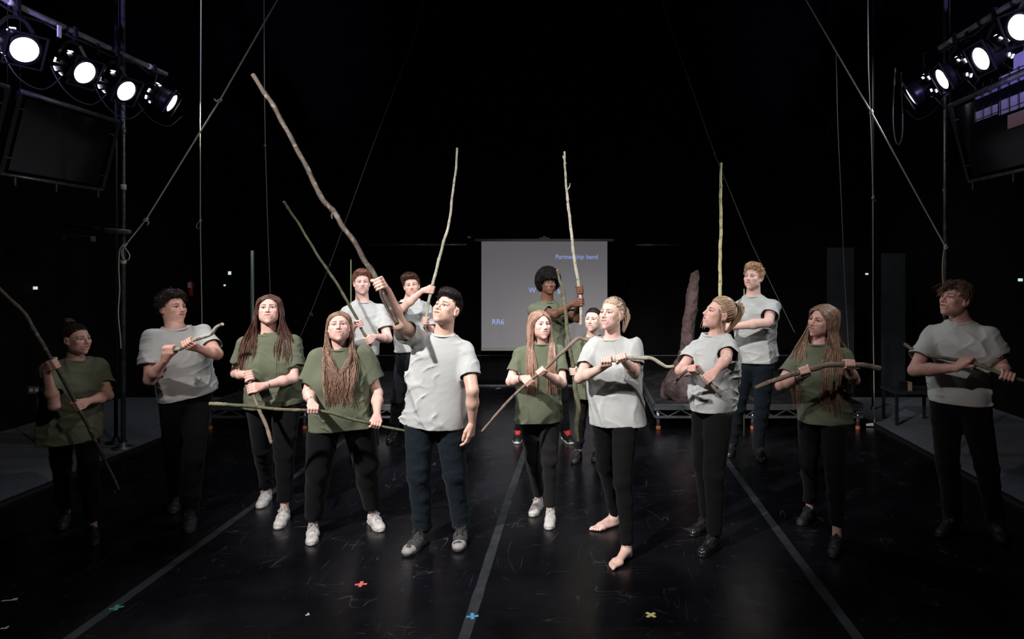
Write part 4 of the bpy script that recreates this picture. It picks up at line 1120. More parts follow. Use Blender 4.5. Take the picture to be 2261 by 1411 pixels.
PEOPLE += [
dict(id='P1', seed=1, fem=True, Y=4.55, sc=.98, fat=.002, label='woman in sage t-shirt at far left, dark hair in a bun, tall slanting stick',
     head=(170, 749), look=(38, 2, 0), neck=(167, 798), sh=((108, 812), (214, 806)), yaw=22, hem=(160, 974), hw=.172, hs=.90,
     skin=(0.550, 0.354, 0.287), brow=(.03, .02, .015), hair=DARK, iris=(.03, .02, .012), span=.31,
     hands=dict(a=dict(t='grip', at=(119, 803), el=(119, 896), back=1, thumb=(0, 0, 1)), b=dict(t='grip', at=(172, 898), el=(238, 874), back=1, thumb=(-1, 0, .6))),
     stick=dict(pts=[(-12, 628, -.5), (0, 640, -.5), (30, 668, -.48), (60, 701, -.45), (85, 746, -.42), (110, 787, -.38), (138, 836, -.34), (175, 904, -.28), (200, 953, -.24), (226, 1006, -.20), (262, 1082, -.16)], r=.0115, prof=[.9, 1, 1, .8], mat='bark_brown', label='tall thin stick slanting across the dark-haired woman at far left'),
     feet=((146, 1150), (203, 1185)), toes=((128, 1166), (190, 1211)), pz=.98, leg=(.080, .056, .042), trousers='black_cloth', cuff=.035, shirt='green_cloth',
     shoe=dict(L=.235, upper='black_shoe', sole='black_shoe', lace=None), bulk=[((.06, .075, -.20, .075, .06, .075), .05), ((-.06, .075, -.20, .075, .06, .075), .05)],
     hairfn=HT(DARK, tie=(0, .07, .115), n=700, h=.004, bun=((0, .085, .135), (.045, .04, .040))), bald_cols=False),
dict(id='P2', seed=2, fem=False, Y=4.85, sc=1.0, label='young man in grey t-shirt with dark wavy hair, second from left',
     head=(381, 681), look=(36, 8, 3), neck=(388, 728), sh=((338, 741), (446, 733)), yaw=12, hem=(411, 875), hw=.185, hs=.99, ndy=-.06, shdy=-.06,
     skin=(0.660, 0.413, 0.342), brow=(.02, .014, .012), hair=(.020, .014, .012), mouth=.8, lips=(.52, .17, .16), iris=(.04, .025, .015),
     hands=dict(a=dict(t='grip', at=(375, 771), el=(331, 838), back=1, thumb=(1, 0, 0), lean=.9), b=dict(t='grip', at=(416, 757), el=(479, 782), back=1, thumb=(-1, 0, 0), lean=.9)),
     stick=dict(pts=[(362, 772, -.40), (385, 771, -.40), (401, 769, -.40), (419, 755, -.40), (442, 746, -.41), (465, 738, -.42), (477, 723, -.43), (492, 716, -.44)], r=.0135, prof=[1, 1, 1, .9, .8], mat='bark_pale', label='short crooked pale stick held by the dark-haired man second from left'),
     feet=((392, 1112), (420, 1152)), toes=((376, 1128), (408, 1176)), pz=.97, leg=(.085, .066, .060), trousers='black_cloth', shirt='grey_cloth', twr=.0035,
     shoe=dict(L=.28, upper='black_shoe', sole='black_shoe', lace='black_lace', kind='sneaker'), cuff=-.03,
     hairfn=HS((.030, .020, .016), n=900, L=.052, comb=(.15, -.25, .25), lift=.7, rnd=.35, curl=.008, rad=.0030, h=.014, k=7, disp=.005, bulge=[((0, -.03, .105), (.06, .06, .03))])),
dict(id='P3', seed=3, fem=True, Y=4.85, sc=1.04, fat=.004, label='tall woman in dark green t-shirt with long loose auburn hair, stick pointing to the floor',
     head=(594, 684), look=(-6, 14, 0), neck=(592, 739), sh=((541, 756), (645, 752)), yaw=-8, hem=(604, 896), hw=.188, hs=.98, span=.35,
     skin=PINK, brow=(.05, .025, .018), hair=(.075, .030, .018), lips=(.55, .22, .21), earring=True,
     hands=dict(a=dict(t='grip', at=(549, 829), el=(522, 824), back=-1, thumb=(0, 0, -1), pen=.3), b=dict(t='grip', at=(560, 856), el=(647, 836), back=1, thumb=(0, 0, -1))),
     stick=dict(pts=[(546, 818, -.30), (551, 838, -.31), (557, 866, -.33), (567, 893, -.35), (582, 925, -.38), (592, 953, -.40), (600, 979, -.42)], r=.0125, prof=[1, 1, 1, .9], mat='bark_tan', label='short stick pointing down to the floor from the auburn-haired woman'),
     feet=((593, 1100), (632, 1142)), toes=((560, 1133), (602, 1178)), pz=.99, leg=(.098, .066, .046), trousers='black_cloth', cuff=.045, shirt='green_cloth',
     shoe=dict(L=.255, toe_cap=None, lace='white_rubber'), bracelet=[('b', 'silver')], bulk=[((.075, .085, -.22, .085, .07, .085), .05), ((-.075, .085, -.22, .085, .07, .085), .05)],
     hairfn=HL((.105, .050, .036), n=700, front_len=.27, back_len=.34, front=(.55, .75), wave=.007, wfreq=1.7, width=.13, vol=.04, rad=.0031)),
dict(id='P4', seed=4, fem=True, Y=4.5, sc=1.0, fat=.007, label='woman in green t-shirt with long wavy light brown hair, holding a stick across her hips',
     head=(749, 722), look=(-4, 17, -2), neck=(748, 772), sh=((703, 787), (800, 778)), yaw=-2, hem=(752, 946), hw=.208, hs=.94, span=.345,
     skin=PINK, brow=(.03, .018, .012), hair=(.14, .075, .045), lips=(.52, .24, .22),
     hands=dict(a=dict(t='grip', at=(690, 905), el=(681, 866), back=1, thumb=(1, 0, 0), pen=.2), b=dict(t='grip', at=(829, 937), el=(833, 868), back=1, thumb=(-1, 0, 0), pen=3)),
     stick=dict(pts=[(462, 892, -.62), (500, 893, -.60), (535, 896, -.56), (585, 901, -.50), (647, 906, -.42), (690, 905, -.36), (706, 907, -.34), (741, 915, -.30), (787, 928, -.24), (829, 937, -.18), (843, 941, -.17), (897, 952, -.12)], r=.0105, prof=[1.1, 1, 1, .9, .8], mat='bark_green', label='long thin stick held level across the hips of the woman with wavy hair'),
     feet=((692, 1176), (818, 1152)), toes=((686, 1208), (852, 1176)), pz=.96, leg=(.108, .078, .054), trousers='black_cloth', cuff=.03, shirt='green_cloth', slr=(.072, .086),
     shoe=dict(L=.25, toe_cap='white_rubber', lace='grey_lace', kind='sneaker'), bracelet=[('a', 'silver')], bulk=[((.08, .085, -.22, .095, .08, .095), .05), ((-.08, .085, -.22, .095, .08, .095), .05), ((0, .06, -.38, .16, .10, .14), .06)],
     hairfn=HL((.27, .165, .115), n=1050, front_len=.35, back_len=.30, front=(1, 1), wave=.010, wfreq=2.6, width=.10, inner=.0, half_up=True, vol=-.03, rad=.0026)),
dict(id='P6', seed=6, fem=False, Y=6.45, sc=1.03, label='tall man in grey t-shirt with curly auburn hair, both hands low on a slanting stick',
     head=(799, 625), look=(4, 6, 0), neck=(800, 668), sh=((767, 687), (838, 682)), yaw=8, hem=(796, 785), hw=.178, hs=.97, vox=.0045, avox=.0054, svox=.0092,
     skin=(0.704, 0.496, 0.439), brow=(.14, .06, .03), hair=(.16, .065, .035), iris=(.05, .05, .05),
     hands=dict(a=dict(t='grip', at=(789, 716), el=(757, 765), back=-1, thumb=(-.3, 0, 1)), b=dict(t='grip', at=(813, 753), el=(857, 748), back=1, thumb=(-.3, 0, 1))),
     stick=dict(pts=[(626, 445, -.9), (660, 495, -.82), (699, 560, -.72), (724, 597, -.64), (745, 628, -.58), (765, 663, -.52), (790, 707, -.44), (800, 730, -.40), (820, 764, -.34)], r=.0125, prof=[.7, .9, 1, 1], mat='bark_green', label='slanting stick gripped by the man with curly auburn hair'),
     feet=((786, 1003), (826, 998)), toes=((776, 1018), (819, 1014)), pz=1.00, leg=(.085, .062, .052), trousers='black_cloth', shirt='grey_cloth', cuff=-.03, tvox=.013,
     shoe=dict(L=.28, upper='black_leather', sole='black_leather', lace='black_lace'),
     hairfn=HS((.20, .085, .048), n=800, L=.045, comb=(0, -.25, .5), lift=.6, rnd=.5, curl=.011, rad=.0038, h=.008, k=8, low=-.004, bulge=[((0, -.03, .11), (.062, .058, .030))], topL=.15, side=.2)),
dict(id='P7', seed=7, fem=False, Y=6.85, sc=1.0, label='man in grey t-shirt with tousled brown hair, behind the pointing man, holding an upright stick',
     head=(909, 631), look=(-2, 4, -6), neck=(906, 664), sh=((877, 681), (941, 680)), yaw=18, hem=(910, 776), hw=.180, hs=1.0, vox=.0045, avox=.0054, svox=.0092,
     skin=(0.660, 0.437, 0.366), brow=(.03, .018, .012), hair=(.05, .028, .018),
     hands=dict(a=dict(t='grip', at=(951, 638), el=(888, 681), back=1, thumb=(0, 0, 1)), b=dict(t='grip', at=(940, 712), el=(955, 745), back=-1, thumb=(0, 0, 1))),
     stick=dict(pts=[(1009, 327, -.35), (1007, 370, -.36), (999, 430, -.36), (992, 490, -.37), (978, 540, -.38), (965, 590, -.38), (955, 630, -.38), (946, 670, -.38), (938, 722, -.38)], r=.0150, prof=[.65, .8, 1, 1], mat='bark_pale', label='upright crooked stick held by the man with tousled brown hair'),
     feet=((872, 965), (915, 975)), toes=((842, 983), (905, 990)), pz=.99, leg=(.085, .064, .052), trousers='dark_denim', shirt='grey_cloth', cuff=-.01, tvox=.013,
     shoe=dict(L=.28, upper='black_leather', sole='black_leather', lace=None, kind='boot'),
     hairfn=HS((.06, .034, .022), n=1100, L=.062, comb=(-.8, -.5, .35), lift=.35, rnd=.28, curl=.004, rad=.0028, h=.012, k=7, topL=.2, bulge=[((-.01, -.04, .10), (.07, .055, .030))])),
dict(id='P8', seed=8, fem=False, Y=6.78, sc=1.04, label='man in green t-shirt with a black afro in front of the projection screen',
     head=(1211, 626), look=(16, 4, 0), neck=(1208, 668), sh=((1177, 682), (1240, 684)), yaw=28, hem=(1212, 800), hw=.185, hs=.95, vox=.0045, avox=.0054, svox=.0092,
     skin=(.145, .068, .042), brow=(.01, .006, .005), hair=(.012, .010, .010), lips=(.17, .06, .05), iris=(.02, .01, .006),
     hands=dict(a=dict(t='grip', at=(1281, 665), el=(1228, 694), back=1, thumb=(0, 0, 1)), b=dict(t='grip', at=(1278, 642), el=(1274, 703), back=-1, thumb=(0, 0, 1))),
     stick=dict(pts=[(1246, 335, -.40), (1248, 380, -.40), (1252, 430, -.40), (1260, 500, -.40), (1267, 564, -.40), (1274, 606, -.40), (1280, 645, -.40), (1283, 680, -.40), (1282, 719, -.40)], r=.0165, prof=[.55, .7, .9, 1, 1, .9], mat='bark_pale', label='upright branch with side twigs gripped by the man with the afro', twigs=['P8']),
     feet=((1146, 966), (1244, 968)), toes=((1124, 986), (1262, 987)), pz=1.02, leg=(.088, .066, .058), trousers='black_cloth', shirt='green_cloth', cuff=-.01, tvox=.013,
     shoe=dict(L=.29, upper='black_shoe', sole='white_rubber', lace='red_lace'),
     hairfn=HS((.014, .012, .012), n=1900, L=.030, comb=(0, .05, .05), lift=1.0, rnd=.8, curl=.009, rad=.0034, h=.056, k=7, topL=1., disp=.008, low=.020, hug=.5, side=.98, mt='hair_matte')),
dict(id='P10', seed=10, fem=True, Y=6.1, sc=.97, label='small woman in green t-shirt half hidden behind the barefoot woman',
     head=(1309, 706), look=(-16, 6, 0), neck=(1307, 746), sh=((1284, 760), (1346, 758)), yaw=-14, hem=(1307, 880), hw=.150, hs=.95, vox=.0045, avox=.0054, svox=.0092,
     skin=(0.726, 0.543, 0.464), brow=(.04, .025, .02), hair=DARK, lips=(.55, .24, .22),
     hands=dict(a=dict(t='grip', at=(1267, 822), el=(1274, 818), back=-1, thumb=(0, 0, 1), pen=.3)),
     stick=dict(pts=[(1230, 596, -.30), (1236, 620, -.30), (1243, 640, -.30), (1248, 680, -.30), (1252, 725, -.30), (1259, 775, -.30), (1267, 820, -.30), (1270, 860, -.30), (1277, 900, -.30), (1272, 945, -.30), (1276, 975, -.30)], r=.0165, prof=[.6, .75, 1, 1, 1.3, 1.3, 1], mat='bark_green', label='tall crooked branch standing between the long-haired woman and the small woman', twigs=['P10']),
     feet=((1280, 1010), (1322, 1006)), toes=((1262, 1031), (1312, 1024)), pz=.93, leg=(.078, .054, .042), trousers='faded_black', shirt='green_cloth', cuff=.02, tvox=.013,
     shoe=dict(L=.245, upper='black_shoe', sole='black_shoe', lace='black_lace'),
     hairfn=HT(DARK, tie=(0, .10, .06), n=500, h=.004)),
dict(id='P13', seed=13, fem=False, Y=6.15, sc=1.06, label='tall man in pale t-shirt and navy jeans with curly blond hair, behind the ponytailed woman',
     head=(1663, 613), look=(-24, 8, 0), neck=(1663, 655), sh=((1634, 676), (1704, 674)), yaw=-10, hem=(1667, 800), hw=.182, hs=1.0, vox=.0045, avox=.0054, svox=.0092,
     skin=(0.748, 0.519, 0.451), brow=(.18, .10, .06), hair=(.42, .25, .12), iris=(.10, .14, .18),
     hands=dict(a=dict(t='grip', at=(1590, 680), el=(1606, 716), back=-1, thumb=(0, 0, 1)), b=dict(t='grip', at=(1589, 722), el=(1697, 712), back=1, thumb=(0, 0, 1))),
     stick=dict(pts=[(1592, 360, -.30), (1591, 430, -.30), (1592, 500, -.30), (1590, 560, -.30), (1590, 620, -.30), (1590, 660, -.30), (1589, 722, -.30), (1589, 762, -.30)], r=.0150, prof=[.6, .9, 1, 1, 1], mat='bark_yellow', label='straight upright yellowish stick held by the curly blond man'),
     feet=((1618, 995), (1672, 1005)), toes=((1606, 1018), (1700, 1034)), pz=1.02, leg=(.090, .068, .060), trousers='navy_denim', shirt='grey_cloth', cuff=-.02, tvox=.013, twr=.0045,
     shoe=dict(L=.29, upper='black_leather', sole='black_leather', lace='black_lace'), toeF=.1,
     hairfn=HS((.52, .33, .19), n=900, L=.046, comb=(-.15, -.25, .5), lift=.6, rnd=.5, curl=.012, rad=.0038, h=.010, k=8, topL=.2, side=.3, bulge=[((0, -.03, .108), (.066, .060, .032))])),
dict(id='P9', seed=9, fem=True, Y=4.8, sc=.96, label='woman in green t-shirt with long straight light brown hair, holding a long kinked stick',
     head=(1193, 717), look=(24, 5, 0), neck=(1192, 761), sh=((1151, 778), (1232, 773)), yaw=6, hem=(1190, 930), hw=.170, hs=.90, span=.29,
     skin=(0.748, 0.507, 0.439), brow=(.06, .035, .025), hair=(.24, .13, .085), lips=(.56, .26, .25), iris=(.08, .09, .08),
     hands=dict(a=dict(t='grip', at=(1168, 843), el=(1127, 843), back=1, thumb=(1, 0, .3)), b=dict(t='grip', at=(1197, 820), el=(1241, 846), back=-1, thumb=(1, 0, .3))),
     stick=dict(pts=[(1064, 953, -.42), (1090, 922, -.41), (1125, 883, -.39), (1163, 847, -.36), (1200, 817, -.35), (1240, 780, -.32), (1275, 748, -.28), (1298, 751, -.26), (1325, 737, -.24)], r=.0115, prof=[.75, .9, 1, 1.1, 1], mat='bark_tan', label='long slanting stick with a kink held by the straight-haired woman'),
     feet=((1193, 1118), (1216, 1144)), toes=((1166, 1141), (1205, 1180)), pz=.94, leg=(.078, .055, .040), trousers='faded_black', cuff=.01, shirt='green_cloth', twr=.0035,
     shoe=dict(L=.24, toe_cap='white_rubber', lace='white_rubber'), bracelet=[('a', 'black_lace')],
     bulk=[((.06, .07, -.20, .07, .05, .07), .05), ((-.06, .07, -.20, .07, .05, .07), .05)],
     hairfn=HL((.36, .215, .155), n=650, front_len=.34, back_len=.38, front=(1, 1), wave=.002, wfreq=1, width=.06, inner=.035, rad=.0029)),
dict(id='P12', seed=12, fem=True, Y=4.45, sc=.98, fat=.001, label='woman in grey t-shirt with a blond ponytail, head tilted back, stick at her waist',
     head=(1587, 692), look=(-62, 16, 6), neck=(1581, 743), sh=((1546, 762), (1606, 765)), yaw=-34, hem=(1573, 905), hw=.135, hs=.98, dep=.135, span=.30,
     skin=(0.726, 0.472, 0.403), brow=(.08, .045, .03), hair=(.36, .20, .10), lips=(.52, .25, .22), mouth=.3,
     hands=dict(a=dict(t='grip', at=(1531, 814), el=(1502, 818), back=1, thumb=(1, 0, 0), pen=.3), b=dict(t='grip', at=(1561, 838), el=(1603, 792), back=1, thumb=(-1, 0, .5), pen=.1)),
     stick=dict(pts=[(1489, 847, -.24), (1500, 833, -.27), (1514, 820, -.31), (1531, 814, -.36), (1546, 819, -.40), (1556, 830, -.42), (1567, 842, -.44), (1582, 864, -.46), (1592, 876, -.46)], r=.0105, prof=[.9, 1, 1.1, 1, .8], mat='bark_tan', label='short bent stick at the waist of the ponytailed woman', twigs=['P12']),
     feet=((1570, 1165), (1586, 1205)), toes=((1540, 1180), (1545, 1238)), pz=.99, leg=(.092, .066, .048), trousers='black_cloth', cuff=0., shirt='grey_cloth', fold=1.65,
     shoe=dict(L=.245, upper='black_leather', sole='black_leather', lace='black_lace', kind='boot'), bulk=[((.06, .08, -.20, .07, .07, .08), .05), ((-.06, .08, -.20, .07, .07, .08), .05), ((0, .05, -.40, .12, .11, .12), .06)],
     hairfn=HT((.44, .29, .18), tie=(0, .105, .085), n=850, h=.010, tail=[(0, .145, .095), (0, .160, .04), (0, .135, -.05), (.0, .105, -.125)], tail_n=170, tail_w=.024, rad=.0024,
              locks=([(.066, -.040, .03), (-.066, -.045, .03), (.070, -.02, .0)], [(.075, -.030, -.11), (-.062, -.050, -.135), (.075, .02, -.13)], 12))),
dict(id='P14', seed=14, fem=True, Y=4.5, sc=.98, label='woman in dark green t-shirt with very long light brown hair, holding a thick curved stick',
     head=(1815, 708), look=(-38, 4, 10), neck=(1810, 762), sh=((1766, 780), (1863, 782)), yaw=-14, hem=(1816, 932), hw=.168, hs=.97, span=.31,
     skin=(0.616, 0.389, 0.329), brow=(.05, .03, .02), hair=(.20, .115, .07), lips=(.46, .19, .18),
     hands=dict(a=dict(t='grip', at=(1776, 818), el=(1723, 852), back=1, thumb=(1, 0, 0), lean=.9), b=dict(t='grip', at=(1876, 805), el=(1887, 840), back=-1, thumb=(-1, 0, 0))),
     stick=dict(pts=[(1668, 857, -.30), (1690, 847, -.31), (1715, 838, -.33), (1765, 822, -.36), (1802, 812, -.37), (1830, 806, -.38), (1865, 805, -.38), (1905, 807, -.38), (1944, 814, -.38)], r=.0165, prof=[.85, .95, 1, 1, 1.1], mat='bark_tan', label='thick curved stick held level by the very long-haired woman'),
     feet=((1795, 1142), (1851, 1205)), toes=((1766, 1160), (1838, 1244)), pz=.96, leg=(.088, .058, .040), trousers='black_cloth', cuff=.06, shirt='green_cloth',
     shoe=dict(L=.25, upper='black_shoe', sole='black_shoe', lace='black_lace', kind='sneaker'), bracelet=[('a', 'black_lace')], bulk=[((.06, .075, -.20, .075, .06, .075), .05), ((-.06, .075, -.20, .075, .06, .075), .05)],
     hairfn=HL((.25, .155, .105), n=880, front_len=.42, back_len=.52, front=(.3, .9), wave=.006, wfreq=2.2, width=.13, inner=.035, part=.01, vol=.08, rad=.0030)),
dict(id='P15', seed=15, fem=False, Y=4.5, sc=1.06, label='man in grey t-shirt at far right with a long brown fringe',
     head=(2111, 661), look=(-44, 12, 4), neck=(2121, 714), sh=((2062, 734), (2181, 737)), yaw=-6, hem=(2119, 890), hw=.190, hs=1.04, span=.385,
     skin=(0.616, 0.389, 0.323), brow=(.04, .025, .018), hair=(.07, .038, .024), mouth=.6, lips=(.48, .19, .17),
     hands=dict(a=dict(t='grip', at=(2139, 798), el=(2019, 818), back=1, thumb=(1, 0, 0), pen=.3), b=dict(t='grip', at=(2226, 830), el=(2212, 808), back=-1, thumb=(-1, 0, 0), pen=.1)),
     stick=dict(pts=[(1997, 760, .12), (2016, 772, .06), (2050, 785, -.02), (2095, 792, -.15), (2139, 798, -.28), (2170, 808, -.38), (2201, 822, -.44), (2226, 830, -.48), (2261, 841, -.52), (2275, 846, -.54)], r=.0115, prof=[1.1, 1, 1, .8], mat='bark_green', label='long stick passing under the arm of the man at far right'),
     feet=((2110, 1168), (2192, 1168)), toes=((2078, 1186), (2222, 1192)), pz=1.0, leg=(.092, .070, .062), trousers='black_cloth', shirt='grey_cloth', fold=1.4,
     shoe=dict(L=.29, upper='black_shoe', sole='black_shoe', lace='black_lace'), bracelet=[('b', 'silver')], cuff=-.03,
     hairfn=HS((.11, .062, .042), locks=(([(.02, -.060, .105), (.0, -.065, .10), (-.03, -.050, .10)], [(-.020, -.108, .040), (-.048, -.098, .022), (-.075, -.060, .010)], 34), dict(w=.016, rad=.0024, name='fringe')), n=1500, L=.050, comb=(-.45, -.25, -.75), lift=.15, rnd=.2, curl=.001, rad=.0028, h=.012, k=9, topL=.35, grad_front=1.0, low=.004, hug=.08, disp=.002)),
dict(id='P11', seed=11, fem=True, Y=4.42, sc=1.0, label='barefoot woman in pale grey t-shirt and black leggings, holding a crooked stick',
     head=(1351, 693), look=(-34, 9, 0), neck=(1352, 750), sh=((1314, 763), (1399, 763)), yaw=-16, hem=(1358, 938), hw=.158, hs=.95, span=.30,
     skin=(0.748, 0.531, 0.451), brow=(.07, .04, .03), hair=(.46, .30, .18), lips=(.58, .26, .25), iris=(.06, .08, .10), mouth=.4,
     hands=dict(a=dict(t='grip', at=(1337, 796), el=(1280, 835), back=1, thumb=(1, 0, 0), lean=.8), b=dict(t='grip', at=(1372, 792), el=(1401, 822), back=-1, thumb=(-1, 0, 0))),
     stick=dict(pts=[(1326, 797, -.36), (1345, 796, -.36), (1362, 795, -.36), (1377, 790, -.36), (1415, 791, -.37), (1440, 791, -.38), (1458, 802, -.39), (1471, 810, -.39), (1488, 810, -.40)], r=.0115, prof=[1, 1, 1.1, 1, .9], mat='bark_pale', label='crooked pale stick held at chest height by the barefoot woman'),
     feet=((1367, 1158), (1393, 1228)), toes=((1316, 1172), (1352, 1254)), pz=.96, leg=(.086, .058, .035), trousers='black_cloth', cuff=-.005, shirt='grey_cloth', bare=True, toeF=.0, fside=(-1, 1), fold=1.65,
     bulk=[((.06, .07, -.20, .07, .055, .075), .05), ((-.06, .07, -.20, .07, .055, .075), .05)],
     hairfn=HT((.56, .42, .30), tie=(0, .108, .045), n=850, h=.010, tail=[(.02, .140, .045), (.035, .145, .0), (.045, .125, -.06), (.045, .105, -.12)], tail_n=130, tail_w=.022, rad=.0024,
              locks=([(.070, -.02, .02), (-.07, -.03, .02)], [(.080, -.0, -.05), (-.070, -.02, -.12)], 6))),
dict(id='P5', seed=5, fem=False, Y=4.4, sc=1.02, label='man in pale grey t-shirt and dark jeans in the centre, one arm raised high',
     head=(987, 683), look=(-33, 24, 6), neck=(979, 741), sh=((921, 746), (1026, 768)), yaw=-8, hem=(959, 941), hw=.200, hs=.99, span=.36,
     skin=(0.682, 0.460, 0.372), brow=(.02, .014, .012), hair=(.014, .010, .010), mouth=1.2, lips=(.50, .20, .19), iris=(.03, .02, .012),
     hands=dict(a=dict(t='grip', at=(836, 628), el=(883, 716), back=1, thumb=(-.2, 0, 1), lean=1.1), b=dict(t='relaxed', at=(1043, 933), el=(1043, 862), dy=-.06, palm=(-.8, .3, 0), thumb=(-.4, -1, 0), dir=(-.12, -.08, -1), curl=.8)),
     stick=dict(pts=[(558, 165, -.42), (580, 198, -.42), (605, 236, -.42), (640, 300, -.42), (675, 365, -.42), (692, 400, -.42), (712, 440, -.42), (738, 468, -.42), (755, 498, -.42), (780, 530, -.42), (805, 575, -.42), (822, 600, -.42), (836, 628, -.42), (848, 655, -.42), (864, 686, -.42), (878, 716, -.42)], r=.0150, prof=[.85, .9, 1, 1, 1.05, 1], mat='bark_brown', label='very long crooked stick raised by the man in the centre', twigs=['P5']),
     feet=((940, 1192), (1020, 1182)), toes=((898, 1228), (1010, 1228)), pz=.97, leg=(.098, .074, .062), trousers='navy_denim', shirt='grey_cloth', slr=(.058, .070), cuff=-.01, twr=.003, fold=1.7, slant=.55, toeF=.0,
     shoe=dict(L=.29, upper='grey_shoe', sole='grey_shoe', lace='black_lace', toe_cap='light_toe'),
     hairfn=HS((.016, .012, .012), n=1500, L=.050, comb=(-.45, -.5, .5), lift=.25, rnd=.16, curl=.002, rad=.0028, h=.008, k=7, topL=.12, grad_front=1.3, side=.2, disp=.002, hug=.22, bulge=[((0, -.022, .098), (.066, .076, .036))])),
]
ONLY = None
for sp in PEOPLE:
    st = sp.get('stick')
    if ONLY is not None and sp['id'] not in ONLY: continue
    if st and st.get('twigs'):
        Yb = sp['Y']; k = st['twigs'][0]
        q = {'P8': [[(1249, 362, -.40), (1245, 352, -.41), (1243, 344, -.41)], [(1252, 420, -.40), (1257, 413, -.40), (1259, 405, -.40)]],
             'P10': [[(1243, 640, -.30), (1240, 648, -.30), (1238, 655, -.30)]],
             'P12': [[(1580, 862, -.46), (1592, 864, -.46), (1612, 856, -.46)]],
             'P5': [[(738, 468, -.42), (733, 476, -.42), (734, 484, -.42)], [(838, 632, -.44), (842, 655, -.44), (853, 678, -.44), (868, 704, -.44), (876, 713, -.43)]]}[k]
        st['twigs'] = [[Wp(a, b, Yb+c_) for a, b, c_ in tw] for tw in q]
    person(sp)
# ------------------------------------------------------------------ poles, ropes and rig
M['steel'] = noise_col(mat('scuffed_steel', rough=.4, metal=.7), (.10, .11, .12), (.22, .24, .25), 14)
M['dark_steel'] = mat('dark_painted_steel', (.02, .022, .024), .4, .3)
M['white_tape'] = mat('white_tape', (.7, .7, .66), .6)
M['rope'] = noise_col(mat('hemp_rope', rough=.85), (.40, .37, .26), (.55, .51, .36), 150, bump=.6, bscale=220, bdist=.004)
M['rope_pale'] = noise_col(mat('pale_rope', rough=.8), (.55, .55, .50), (.72, .72, .66), 150, bump=.6, bscale=220, bdist=.004)
M['rope_dim'] = noise_col(mat('grey_cord', rough=.85), (.16, .16, .14), (.24, .24, .20), 150)
M['cable'] = mat('black_cable', (.03, .03, .03), .4)
def wp(l, Y): return [Wp(a, b_, Y if not isinstance(Y, (list, tuple)) else Y[i]) for i, (a, b_) in enumerate(l)]
def rope_tex(P, r, twist=True):
    dd = np.r_[0, np.cumsum(np.linalg.norm(np.diff(P, axis=0), axis=1))]; n = max(8, int(dd[-1]/.03)); tt = np.linspace(0, dd[-1], n)
    return np.stack([np.interp(tt, dd, P[:, i]) for i in range(3)], -1)
def knot(c, r, m_, parent, d=(0, 0, 1)):
    c = np.array(c); a = np.linspace(0, 2*PI*1.6, 26); d = nrm(d); x = nrm(np.cross(d, [.1, 1, .2])); y = np.cross(d, x)
    P = c+np.outer(np.cos(a), x)*r*2.0+np.outer(np.sin(a), y)*r*2.0+np.outer(np.sin(a*.75)*r*2.2, d)
    MB().tube(P, r*1.05, 6).build('knot', m_, parent, True)
def rope(name, pts, Y, r, m_, lab, cat='rope', knots=(), loops=(), smooth=False):
    P = np.array(wp(pts, Y)); P = smooth_path(P, 6) if smooth else P
    P = rope_tex(P, r); o = MB().tube(P, r, 7).build(name, m_, None, True); tag(o, lab, cat)
    for (a, b_) in knots:
        Yk = P[np.argmin(np.hypot(CX+P[:, 0]/P[:, 1]*FPX-a, CY-(P[:, 2]-CH)/P[:, 1]*FPX-b_))][1]; knot(Wp(a, b_, Yk), r, m_, o, P[1]-P[0])
    for lp in loops: MB().tube(smooth_path(wp(lp, Y if not isinstance(Y, (list, tuple)) else Y[-1]), 5), r*.8, 6).build('tail', m_, o, True)
    return o
# standing poles
def pole(px, Y, z0, z1, r, m_, lab, collars=(), base=True):
    x = (px-CX)*Y/FPX; t = empty('steel_pole', (x, Y, z0), lab, 'pole')
    MB().tube([(x, Y, z0+.006), (x, Y, z1)], r, 14).build('tube', m_, t, True)
    if base: MB().lathe((x, Y, z0), (0, 0, 1), [(0, .10), (.010, .10), (.014, .035), (.06, .03)], 20).build('base_plate', m_, t, True)
    for y, mm, hh in collars:
        z = CH-(y-CY)*Y/FPX; MB().lathe((x, Y, z-hh/2), (0, 0, 1), [(0, r), (.003, r+.007), (hh-.003, r+.007), (hh, r)], 14).build('collar', mm, t, True)
    return t
pole(272, 6.75, .02, 6.7, .022, M['steel'], 'thin steel pole with white tape bands standing at left', ((288, M['steel'], .07), (413, M['white_tape'], .055), (578, M['white_tape'], .04)))
pole(256, 6.95, .02, 6.7, .018, M['dark_steel'], 'dark painted pole close behind the taped pole at left')
pole(2088, 6.5, .02, 6.7, .022, M['steel'], 'thin steel pole standing at right behind the man with the fringe', ((205, M['steel'], .07), (420, M['steel'], .05)))
pole(1928, 8.6, 0, 6.7, .020, M['dark_steel'], 'dark pole standing beyond the right-hand deck')
pole(557, 7.25, 0, CH-(553-CY)*7.25/FPX, .019, mat('grey_green_tube', (.22, .26, .24), .4, .4), 'pale grey-green upright tube behind the auburn-haired woman', base=False)
pole(775, 7.2, 0, CH-(573-CY)*7.2/FPX, .008, mat('green_rod', (.16, .22, .10), .5), 'thin green rod standing behind the man with curly auburn hair', base=False)
pole(1643, 7.3, 0, CH-(638-CY)*7.3/FPX, .008, mat('green_rod_2', (.16, .22, .10), .5), 'thin green rod standing behind the curly blond man', base=False)
